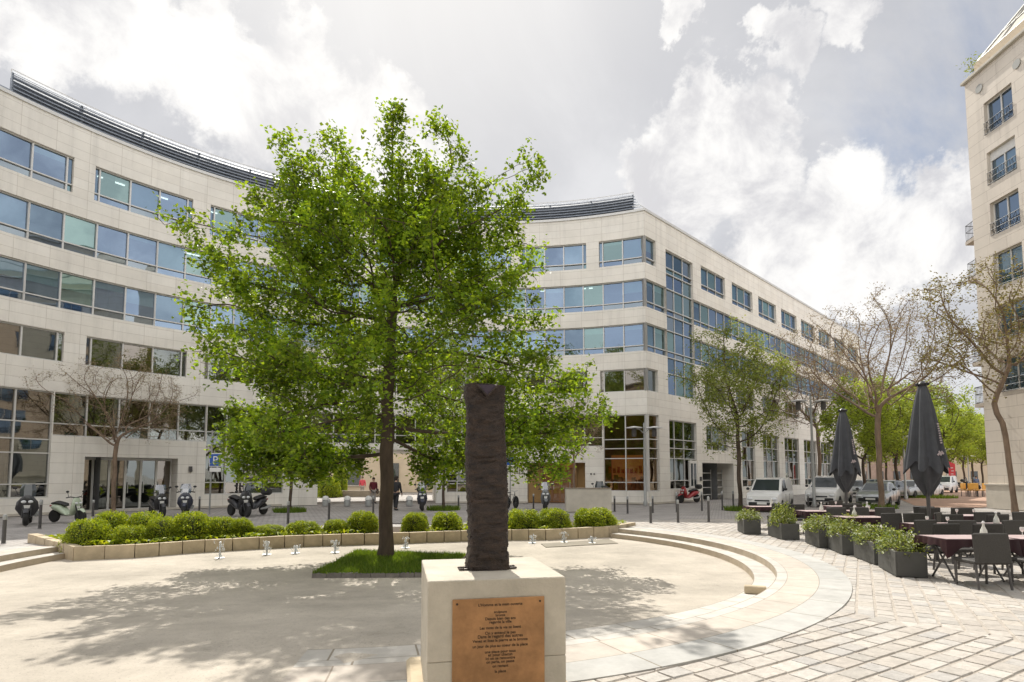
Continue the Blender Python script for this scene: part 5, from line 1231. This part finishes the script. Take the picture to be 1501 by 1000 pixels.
chair0, table0, cloth0, car0, gls0 = make_chair(), make_table(), make_cloth(), make_carafe(), make_glass()
used = set()
def put(src, loc, rz, label, scale=None):
    if src.name not in used:
        used.add(src.name); src.location = loc; src.rotation_euler = (0, 0, rz); src['label'] = label
        if scale: src.scale = scale
        return src
    return clone(src, loc, rz, label, scale)
TB = [(8.12, 10.5, 'nearest terrace table beside the last planter box'), (9.42, 10.5, 'terrace table at the right edge of the nearest row'),
      (9.7, 13.3, 'left table of the second terrace row'), (11.0, 13.3, 'right terrace table of the second row'), (12.3, 13.3, 'rightmost terrace table of the second row'),
      (9.3, 15.6, 'terrace table beside the nearer parasol pole'), (12.6, 16.2, 'terrace table nearest the apartment block'),
      (9.6, 18.2, 'terrace table behind the middle planter boxes'), (11.0, 18.3, 'terrace table behind the boxes near the tall parasol'), (9.0, 20.8, 'farthest red table behind the two end planter boxes'), (11.9, 21.0, 'farthest terrace table beyond the smaller parasol pole')]
for i, (x, y, lab) in enumerate(TB):
    put(table0, (x, y, 0), 0, lab); put(cloth0, (x, y, 0), 0, 'burgundy cloth on the ' + lab.replace(',', ''))
    if i in (0, 3, 4, 5, 7, 8, 9): put(car0, (x + (.42, 0, 0, .1, -.2, -.1, 0, .1, .2, .3)[i], y + .1, .754), 0, 'pale carafe on the ' + lab.replace(',', ''))
    if i in (1, 2, 4, 6, 8, 10):
        put(gls0, (x - .2, y + .08, .754), 0, 'left stemmed glass on the ' + lab.replace(',', '')); put(gls0, (x + .12, y - .12, .754), 0, 'right stemmed glass on the ' + lab.replace(',', ''))
CH = [(7.86, 9.86, 0, 'nearest woven chair with its back to the viewer'), (8.80, 9.84, 0, 'woven chair cut by the right edge, back to the viewer'), (8.55, 11.3, PI, 'woven chair across the nearest table, left one'), (9.35, 11.25, PI, 'woven chair across the nearest table row, at the right edge'),
      (9.55, 12.62, 0.03, 'woven chair at the left of the second row, back to the viewer'), (10.6, 12.6, -.02, 'woven chair in the middle of the second row, back to the viewer'), (12.0, 12.6, 0, 'woven chair at the right end of the second row'), (10.75, 14.0, PI, 'woven chair behind the second row middle table'), (11.8, 14.05, PI, 'woven chair behind the right table of the second row'),
      (8.75, 12.7, .3, 'tall looking woven chair close behind the nearest planter box'), (9.5, 14.95, 0, 'woven chair behind the second planter box'), (10.05, 14.9, .1, 'woven chair just left of the nearer parasol pole'), (10.7, 15.1, .6, 'woven chair just right of the nearer parasol pole'), (12.3, 15.3, -.3, 'dark woven chair in the third row, turned sideways'), (13.3, 15.4, 0, 'woven chair at the far right of the third row'),
      (12.3, 16.95, PI, 'woven chair of the back row, left of the apartment wall'), (13.2, 16.9, PI - .2, 'woven chair of the back row beside the twisted tree'), (12.45, 17.8, 2.2, 'woven chair at the back, right beside the parasol base'), (9.5, 17.45, 0, 'woven chair behind the third planter box'), (10.3, 17.5, .1, 'woven chair behind the middle boxes, second of three'), (11.1, 17.55, 0, 'woven chair behind the middle boxes, third of three'),
      (9.3, 18.95, PI, 'woven chair on the far side of the middle table'), (11.3, 19.0, PI, 'woven chair near the smaller parasol pole'), (9.1, 20.05, 0, 'woven chair behind the planter box with the trailing plant'), (11.7, 20.25, 0, 'woven chair right of the smaller parasol pole'), (12.2, 21.7, PI, 'farthest woven chair by the weedy verge')]
rc = random.Random(4)
for x, y, rz, lab in CH: put(chair0, (x + rc.uniform(-.05, .05), y + rc.uniform(-.05, .05), 0), rz + rc.uniform(-.14, .14), lab, (1.12, 1.0, 1.0))
def parasol(label, x, y, top, seed):
    t = thing('closed_parasol', label, 'parasol', (x, y, 0), 0, 'closed grey parasols on the terrace'); g = random.Random(seed)
    b = MB(); b.tube([(0, 0, 0), (0, 0, top + .06)], .045, 10); b.build('pole', M['steel_dk'], t, smooth=True)
    b = MB(); b.box((0, 0, .06), (.9, .9, .12), bev=.02); b.build('base', M['steel_dk'], t)
    prof = [(1.0, .10), (.97, .13), (.9, .19), (.75, .28), (.55, .37), (.4, .43), (.28, .49), (.20, .53)]
    hgt = 2.65; n_ = 96; secs = []
    for f, r in prof:
        ring = []
        for i in range(n_):
            a = 2 * PI * i / n_; k = math.cos(8 * a + .5); fold = (abs(k) ** .6) * math.copysign(1, k)
            q = r * (1 + (.05 + .17 * (1 - f)) * fold + .03 * math.sin(3 * a + seed)); z = top - hgt * (1 - f) * .98
            if f < .25: z -= .10 * fold + .07 * math.sin(3 * a + seed)
            ring.append((.8 * q * math.cos(a), .8 * q * math.sin(a), z))
        secs.append(ring)
    b = MB(); b.loft(secs, caps=False); b.build('canopy', M['canvas'], t, smooth=True, ang=70)
    secs = []
    for f, r in ((.30, .42), (.2, .40), (.1, .30), (.02, .16), (-.03, .07)):
        ring = []
        for i in range(n_):
            a = 2 * PI * i / n_; k = math.cos(6 * a + seed); q = r * (1 + .18 * k); ring.append((.8 * q * math.cos(a), .8 * q * math.sin(a), top - hgt * (1 - f) - .07 * math.cos(4 * a + seed) * (f < .15)))
        secs.append(ring)
    b = MB(); b.loft(secs, caps=False); b.build('tied_skirt', M['canvas'], t, smooth=True, ang=70)
    b = MB()
    for k in range(8): a = k * PI / 4; b.box((.11 * math.cos(a), .11 * math.sin(a), top + .02), (.07, .04, .07), a, bev=.01)
    b.lathe([(.11, top - .02), (.12, top + .03), (.06, top + .09), (.001, top + .11)], n=12); b.build('top_hub', M['black'], t, smooth=True)
    # faded marks printed on the canvas
    b = MB(); g = random.Random(4)
    for k in range(9):
        f = .62 - .022 * k; r = np.interp(f, [.2, .28, .4, .55, .75, .9, 1], [.53, .49, .43, .37, .28, .19, .10]) + .05; a = -PI / 2 + .30
        b.box((.86 * r * math.cos(a), .86 * r * math.sin(a), top - hgt * (1 - f)), (.03 + .02 * g.random(), .02, .035), a + PI / 2)
    for k in range(4): a = -PI / 2 - .02 + k * .07; b.box((.455 * math.cos(a), .455 * math.sin(a), top - hgt * .66 + .03 * (k % 2)), (.035, .016, .09), M=Matrix.Rotation(a + PI / 2, 4, 'Z') @ Matrix.Rotation(.7 * (-1) ** k, 4, 'Y'))
    tag(b.build('printed_mark', M['mark'], t), kind='stuff')
    return t
parasol('tall closed dark grey parasol standing among the chairs, the nearer of two', 10.35, 14.5, 4.12, 1)
parasol('closed dark grey parasol farther back beside the white van', 11.35, 19.8, 4.05, 2)
# planter boxes and their plants
BX = [((1313.6, 845), (1284.7, 829), 'nearest grey planter box, beside the chairs'), ((1282, 828), (1246, 814), 'second grey planter box from the chairs'), ((1235, 813), (1212, 803), 'third grey planter box from the chairs'), ((1201, 803), (1172, 792), 'fourth grey planter box, with a trailing plant'), ((1146, 791), (1114, 781), 'fifth grey planter box, second from the far end'), ((1091, 783), (1070, 772), 'farthest grey planter box at the end of the row')]
PLN = ['variegated shrub in the nearest planter box', 'dense shrub in the second planter box', 'loose variegated shrub in the third planter box', 'bright trailing shrub spilling over the fourth planter box', 'tall bushy shrub in the fifth planter box', 'small shrub in the farthest planter box']
pot = thing('potted_shrub', 'x', 'shrub', (0, 0, 0), 0, 'shrubs in the terrace planter boxes')
V, Fq = shrub_mesh(24, 1500, None, .15, 0, .12, asp=.45); npmesh('foliage', V, Fq, M['leaf_pot'], pot)
b = MB(); r = random.Random(3)
for k in range(14): a = r.uniform(0, 6.3); q = r.uniform(.2, .7); b.tube([(.1 * math.cos(a), .1 * math.sin(a), -.1), (q * math.cos(a) * .7, q * math.sin(a) * .7, .4), (q * math.cos(a), q * math.sin(a), .75)], .012, 4)
b.build('stem', M['bark'], pot)
rp = random.Random(6); pots = 0
for i, (pa, pb, lab) in enumerate(BX):
    a, c = P(*pa, 0), P(*pb, 0); d = Vector((c.x - a.x, c.y - a.y, 0)).normalized(); s_ = Vector((d.y, -d.x, 0)); Lb, Wb, Hb = 1.22, .5, .45
    ce = Vector((a.x, a.y, 0)) + d * Lb / 2 + s_ * Wb / 2; an_ = math.atan2(d.y, d.x)
    t = thing('planter_box', lab, 'planter box', (ce.x, ce.y, 0), an_, 'grey planter boxes edging the terrace')
    b = MB(); th = .025
    for (cx_, cy__, dx_, dy_) in ((0, -Wb / 2 + th / 2, Lb, th), (0, Wb / 2 - th / 2, Lb, th), (-Lb / 2 + th / 2, 0, th, Wb - 2 * th - .002), (Lb / 2 - th / 2, 0, th, Wb - 2 * th - .002)): b.box((cx_, cy__, Hb / 2), (dx_, dy_, Hb), bev=.004)
    b.build('box', M['planter'], t); b = MB(); b.box((0, 0, .2), (Lb - .06, Wb - .06, .4)); b.build('soil', M['soil'], t)
    hs = (.42, .40, .40, .42, .62, .36)[i]; 
    put(pot, (ce.x, ce.y, .42), an_ + rp.uniform(-.2, .2), PLN[i], (.62 if i != 4 else .48, .36 if i != 3 else .45, hs))
c2 = P(1236, 800, 0); put(pot, (c2.x + .35, c2.y + .2, .42), .6, 'second plant squeezed between the third and fourth planter boxes', (.36, .32, .42))

# ------------------------------------------------------------------ yellow chairs, banner, far buildings
yc = thing('yellow_chair', 'x', 'chair', (0, 0, 0), 0, 'yellow chairs under the far trees')
b = MB(); b.box((0, 0, .44), (.5, .48, .05), bev=.015); b.build('seat', M['yellow'], yc); b = MB(); b.box((0, .24, .7), (.5, .04, .4), bev=.015); b.build('backrest', M['yellow'], yc)
for sx in (-1, 1):
    for y in (-.2, .22): b = MB(); b.tube([(sx * .22, y, 0), (sx * .22, y, .43)], .02, 6); b.build('leg', M['steel_dk'], yc)
for px, rz, lab in ((1419, .4, 'yellow chair at the left end of the far group'), (1426, 2.6, 'yellow chair second from left in the far group'), (1433, .2, 'yellow chair third from left in the far group'), (1440, 3.3, 'yellow chair half hidden by the apartment block corner')):
    p = P(px, 728, 0); put(yc, (p.x, p.y, 0), rz, lab, (1.5, 1.5, 1.3))
p = P(1398, 720, 0); bn = thing('red_banner', 'tall red feather banner with pale lettering by the far street', 'banner', (p.x, p.y, 0)); b = MB(); b.tube([(-.5, 0, 0), (-.5, 0, 3.6)], .03, 6); b.build('pole', M['steel'], bn)
b = MB(); b.prism([(-.48, -.02), (.32, -.02), (.32, .02), (-.48, .02)], .9, [3.55, 3.2, 3.2, 3.55]); fl = b.build('flag', M['red_flag'], bn)
b = MB()
for k in range(5): b.box((-.1 + .06 * (k % 2), -.03, 1.3 + .36 * k), (.3, .01, .1), .0)
b.build('pale_marks', M['cloth_top'], fl)
def simple_building(label, name, x0, y0, x1, h, m, dpt, nfl, ncol, rz=0.0):
    t = thing(name, label, 'building', ((x0 + x1) / 2, y0, 0), rz); b = MB(); w_ = x1 - x0
    b.box((0, dpt / 2, h / 2), (w_, dpt, h)); 
    wl_ = b.build('wall', m, t); b = MB(); b.box((0, dpt / 2 - .1, h + .12), (w_ + .4, dpt + .6, .24)); b.build('roof', M['zinc'], t)
    for i in range(ncol):
        for j in range(nfl):
            xx = -w_ / 2 + (i + .5) * w_ / ncol; zz_ = 1.2 + j * 3; b = MB(); b.box((xx, -.03, zz_ + .7), (1.3, .1, 1.5)); wn = b.build('window', M['car_glass'], t); b = MB(); b.box((xx, -.08, zz_ - .1), (1.5, .2, .08)); b.build('sill', M['conc'], wn)
    return t
simple_building('low orange red brick building closing the far street between the parasols', 'brick_building', 66, 112, 79, 9.0, M['brick'], 10, 2, 4)
simple_building('long low beige building behind the far lime trees', 'beige_building', 79.2, 112.5, 112, 6.0, M['beige'], 10, 1, 8)
simple_building('pale building seen far behind the smaller parasol', 'pale_building', 50, 118, 65.5, 7.5, M['beige'], 10, 2, 5)

simple_building('brown brick block across the square mirrored in the lower windows, left of two', 'brick_building', -52, -30, -4, 20.0, M['brick_dk'], 10, 6, 14, PI)
simple_building('brown brick block across the square mirrored in the lower windows, right of two', 'brick_building', 2, -33, 50, 19.0, M['brick_dk'], 10, 6, 14, PI)
# courtyard shrubs
for px, yb, s_, lab in ((482, 729, (1.0, 1.0, 1.9), 'yellowish courtyard shrub in front of the pale low wall'), (497, 727, (.7, .7, 3.0), 'slim dark conical shrub at the left end of the pale low wall')):
    p = P(px, yb, 0); clone(shr, (p.x, p.y, 0), px, lab, s_, 'courtyard shrubs')
# ------------------------------------------------------------------ apartment block on the right
AXx, AYe, AZ = 27.0, 33.0, 25.05
apt = thing('apartment_building', 'tall cream apartment block at the right edge with iron window railings', 'building', (AXx, AYe, 0))
W3 = []                                  # windows in the face x = AXx : (y0, y1, z0, z1)
def facept(px, py): d = ray(px, py); q = Vector((0, 0, H)) + d * (AXx / d.x); return q
for (xa, ya, xb, yb_) in ((1441, 153, 1485, 181), (1447, 240, 1491, 268), (1452, 318, 1499, 345)):
    q0, q1 = facept(xa, ya), facept(xb, yb_); W3.append([q1.y, q0.y])
ya, yb_ = sum(q[0] for q in W3) / 3, sum(q[1] for q in W3) / 3
zt_ = facept(1441, 153).z
zt_list = [facept(1441, 153).z + .0]; st_ = 2.95
wins = []
for k in range(8):
    zt0_ = zt_list[0] - k * st_
    if zt0_ - 1.75 < 4: break
    for j in range(4):
        wins.append((ya - j * 4.6, yb_ - j * 4.6, zt0_ - 1.9, zt0_))
b = MB()
def fquad(mb, y0, y1, z0, z1, x): mb.face([(x, y1, z0), (x, y0, z0), (x, y0, z1), (x, y1, z1)], [(-y1, z0), (-y0, z0), (-y0, z1), (-y1, z1)])
Y0 = 10.0
zb_ = sorted({0, AZ} | {q[2] for q in wins} | {q[3] for q in wins})
for z0, z1 in zip(zb_, zb_[1:]):
    zm = (z0 + z1) / 2; y = Y0
    for q in sorted([q for q in wins if q[2] < zm < q[3]]): fquad(b, y, q[0], z0, z1, AXx); y = q[1]
    fquad(b, y, AYe, z0, z1, AXx)
for y0, y1, z0, z1 in wins:
    x2 = AXx + .28
    for q in ([(AXx, y0, z0), (x2, y0, z0), (x2, y0, z1), (AXx, y0, z1)], [(AXx, y1, z0), (x2, y1, z0), (x2, y1, z1), (AXx, y1, z1)], [(AXx, y0, z0), (x2, y0, z0), (x2, y1, z0), (AXx, y1, z0)], [(AXx, y0, z1), (x2, y0, z1), (x2, y1, z1), (AXx, y1, z1)]): b.face(q, [(0, 0), (.2, 0), (.2, .2), (0, .2)])
X2 = AXx + 14
b.face([(AXx, AYe, 0), (X2, AYe, 0), (X2, AYe, AZ), (AXx, AYe, AZ)], [(0, 0), (14, 0), (14, AZ), (0, AZ)]); b.face([(X2, AYe, 0), (X2, Y0, 0), (X2, Y0, AZ), (X2, AYe, AZ)], [(0, 0), (23, 0), (23, AZ), (0, AZ)])
b.face([(AXx, Y0, 0), (X2, Y0, 0), (X2, Y0, AZ), (AXx, Y0, AZ)], [(0, 0), (14, 0), (14, AZ), (0, AZ)]); b.face([(AXx, Y0, AZ), (X2, Y0, AZ), (X2, AYe, AZ), (AXx, AYe, AZ)], [(0, 0), (14, 0), (14, 23), (0, 23)])
b.build('wall', M['stone2'], apt, world=True)
b = MB(); b.box((AXx + 6.95, (Y0 + AYe) / 2, AZ + .09), (14.3, AYe - Y0 + .24, .18), bev=.03); b.build('cornice', M['conc'], apt, world=True)
b = MB(); b.box((AXx - .02, (Y0 + AYe) / 2 + .02, .65), (.16, AYe - Y0 + .12, 1.3), bev=.01); b.box((AXx - .03, (Y0 + AYe) / 2 + .02, 1.34), (.24, AYe - Y0 + .2, .09), bev=.01)
b.build('base_course', M['conc'], apt, world=True)
rr_ = random.Random(12)
for y0, y1, z0, z1 in wins:
    x2 = AXx + .26; g = MB(); g.face([(x2, y1, z0), (x2, y0, z0), (x2, y0, z1), (x2, y1, z1)]); wn = g.build('window', M['glass'], apt, world=True)
    f = MB(); ym = (y0 + y1) / 2
    for y in (y0 + .035, ym, y1 - .035): f.box((x2 - .03, y, (z0 + z1) / 2), (.05, .07, z1 - z0 - .004))
    for z in (z0 + .035, z1 - .035): f.box((x2 - .031, ym, z), (.05, y1 - y0 - .01, .07))
    if abs(z0 - (wins[4][2])) < .1: f.box((x2 - .04, ym, z1 - .26), (.06, y1 - y0 - .012, .5))
    f.build('frame', M['white_metal'], wn, world=True)
    b = MB(); b.face([(x2 + .12, y1, z0), (x2 + .12, y0, z0), (x2 + .12, y0, z1), (x2 + .12, y1, z1)]); b.build('curtain', M['blind'] if rr_.random() < .4 else M['room'], wn, world=True)
    b = MB()
    for z in (z0 + .05, z0 + .36, z0 + .72): b.tube([(AXx - .03, y0 - .04, z), (AXx - .03, y1 + .04, z)], .018, 5)
    n_ = 11
    for k in range(n_): y = y0 + (y1 - y0) * k / (n_ - 1); b.tube([(AXx - .03, y, z0 + .05), (AXx - .03, y, z0 + .72)], .012, 4)
    for k in range(4): y = y0 + (y1 - y0) * (k + .5) / 4; b.tube([(AXx - .03, y - .14, z0 + .36), (AXx - .03, y, z0 + .7), (AXx - .03, y + .14, z0 + .36), (AXx - .03, y, z0 + .08), (AXx - .03, y - .14, z0 + .36)], .012, 4)
    b.build('railing', M['rail'], wn, world=True)
for (px, py) in ((1436, 130), (1491, 94)):
    b = MB(); q = facept(px, py); b.lathe([(.001, 0), (.2, 0), (.24, .03), (.24, .06), (.16, .06)], (AXx, q.y, q.z), 18, Matrix.Rotation(-PI / 2, 4, 'Y')); b.build('round_vent', M['zinc'], apt, world=True)
for k, zf in enumerate((15.2, 12.2, 9.3, 6.4)):
    zf = [H + (697 - yy) * 33.5 / F for yy in (333, 392, 520, 582)][k]
    b = MB(); b.prism([(AXx + .1, AYe + .004), (AXx + 3.2, AYe + .004), (AXx + 3.2, AYe + 1.0), (AXx + .3, AYe + 1.0)], zf - .55, zf - .35); bl_ = b.build('balcony', M['stone2'], apt, world=True)
    b = MB()
    for z in (zf - .3, zf + .2, zf + .62): b.tube([(AXx + .14, AYe + .05, z), (AXx + .33, AYe + .96, z), (AXx + 3.1, AYe + .96, z)], .02, 5)
    for q in range(8): f = q / 7; b.tube([(AXx + .14 + .19 * f, AYe + .05 + .91 * f, zf - .35), (AXx + .14 + .19 * f, AYe + .05 + .91 * f, zf + .62)], .013, 4)
    b.build('railing', M['rail'], bl_, world=True)
# roof structure with sloping frame
b = MB(); b.box((AXx + 5.0, 22.2, AZ + .53), (9.8, 20.4, .68), bev=.03); b.build('roof_kerb', M['beige'], apt, world=True)
hA, hB, hC, hD = (AXx + .2, 32.2, AZ + .88), (AXx + .2, 12.2, AZ + .88), (AXx + 2.2, 12.2, AZ + 4.0), (AXx + 2.2, 29.2, AZ + 4.0); hE, hF = (AXx + 9.6, 32.2, AZ + .88), (AXx + 7.6, 29.2, AZ + 4.0)
b = MB(); b.face([hA, hB, hC, hD]); b.face([hA, hD, hF, hE]); b.face([hD, hC, (AXx + 7.6, 12.2, AZ + 4.0), hF]); b.build('roof_slope', M['conc'], apt, world=True)
b = MB()
for p_, q_ in ((hA, hD), (hD, hC), (hA, hB), (hD, hF)): b.tube([p_, q_], .09, 6)
for k in range(1, 8): y = 32.2 - k * 1.5; b.tube([(AXx + .2, y, AZ + .90), (AXx + 2.2, y - (3.0 if k < 1 else 1.2), AZ + 4.02)], .06, 6)
for f in (.33, .66): b.tube([(AXx + .2 + 2 * f, 32.2 - 3 * f, AZ + .9 + 3.12 * f), (AXx + .2 + 2 * f, 12.2, AZ + .9 + 3.12 * f)], .05, 6)
b.build('roof_frame', M['zinc'], apt, world=True)
rp_ = thing('roof_plant', 'spindly potted plant on the roof corner of the apartment block', 'plant', (AXx + .35, AYe - .35, AZ + .18))
b = MB(); b.lathe([(.001, 0), (.16, 0), (.2, .3), (.17, .3), (.16, .26), (.001, .25)], n=12); b.build('pot', M['limekerb'], rp_, smooth=True)
g = np.random.default_rng(2); V, Fq = leaf_quads(g.normal(0, 1, (170, 3)) * np.array([.27, .27, .26]) + np.array([0, 0, .85]), .16, g, .4); npmesh('leaves', V, Fq, M['leaf_light'], rp_)
b = MB()
for k in range(7): a = k * .9; b.tube([(0, 0, .2), (.15 * math.cos(a), .15 * math.sin(a), .6), (.32 * math.cos(a), .32 * math.sin(a), 1.0)], .01, 4)
b.build('stem', M['bark'], rp_)
# ------------------------------------------------------------------ render settings
sc.render.engine = 'CYCLES'; c_ = sc.cycles
c_.max_bounces = 7; c_.diffuse_bounces = 3; c_.glossy_bounces = 3; c_.transmission_bounces = 3; c_.transparent_max_bounces = 10
c_.use_denoising = True; c_.caustics_reflective = False; c_.caustics_refractive = False; c_.sample_clamp_indirect = 6
for o in sc.objects:
    if '_l' in o: del o['_l']
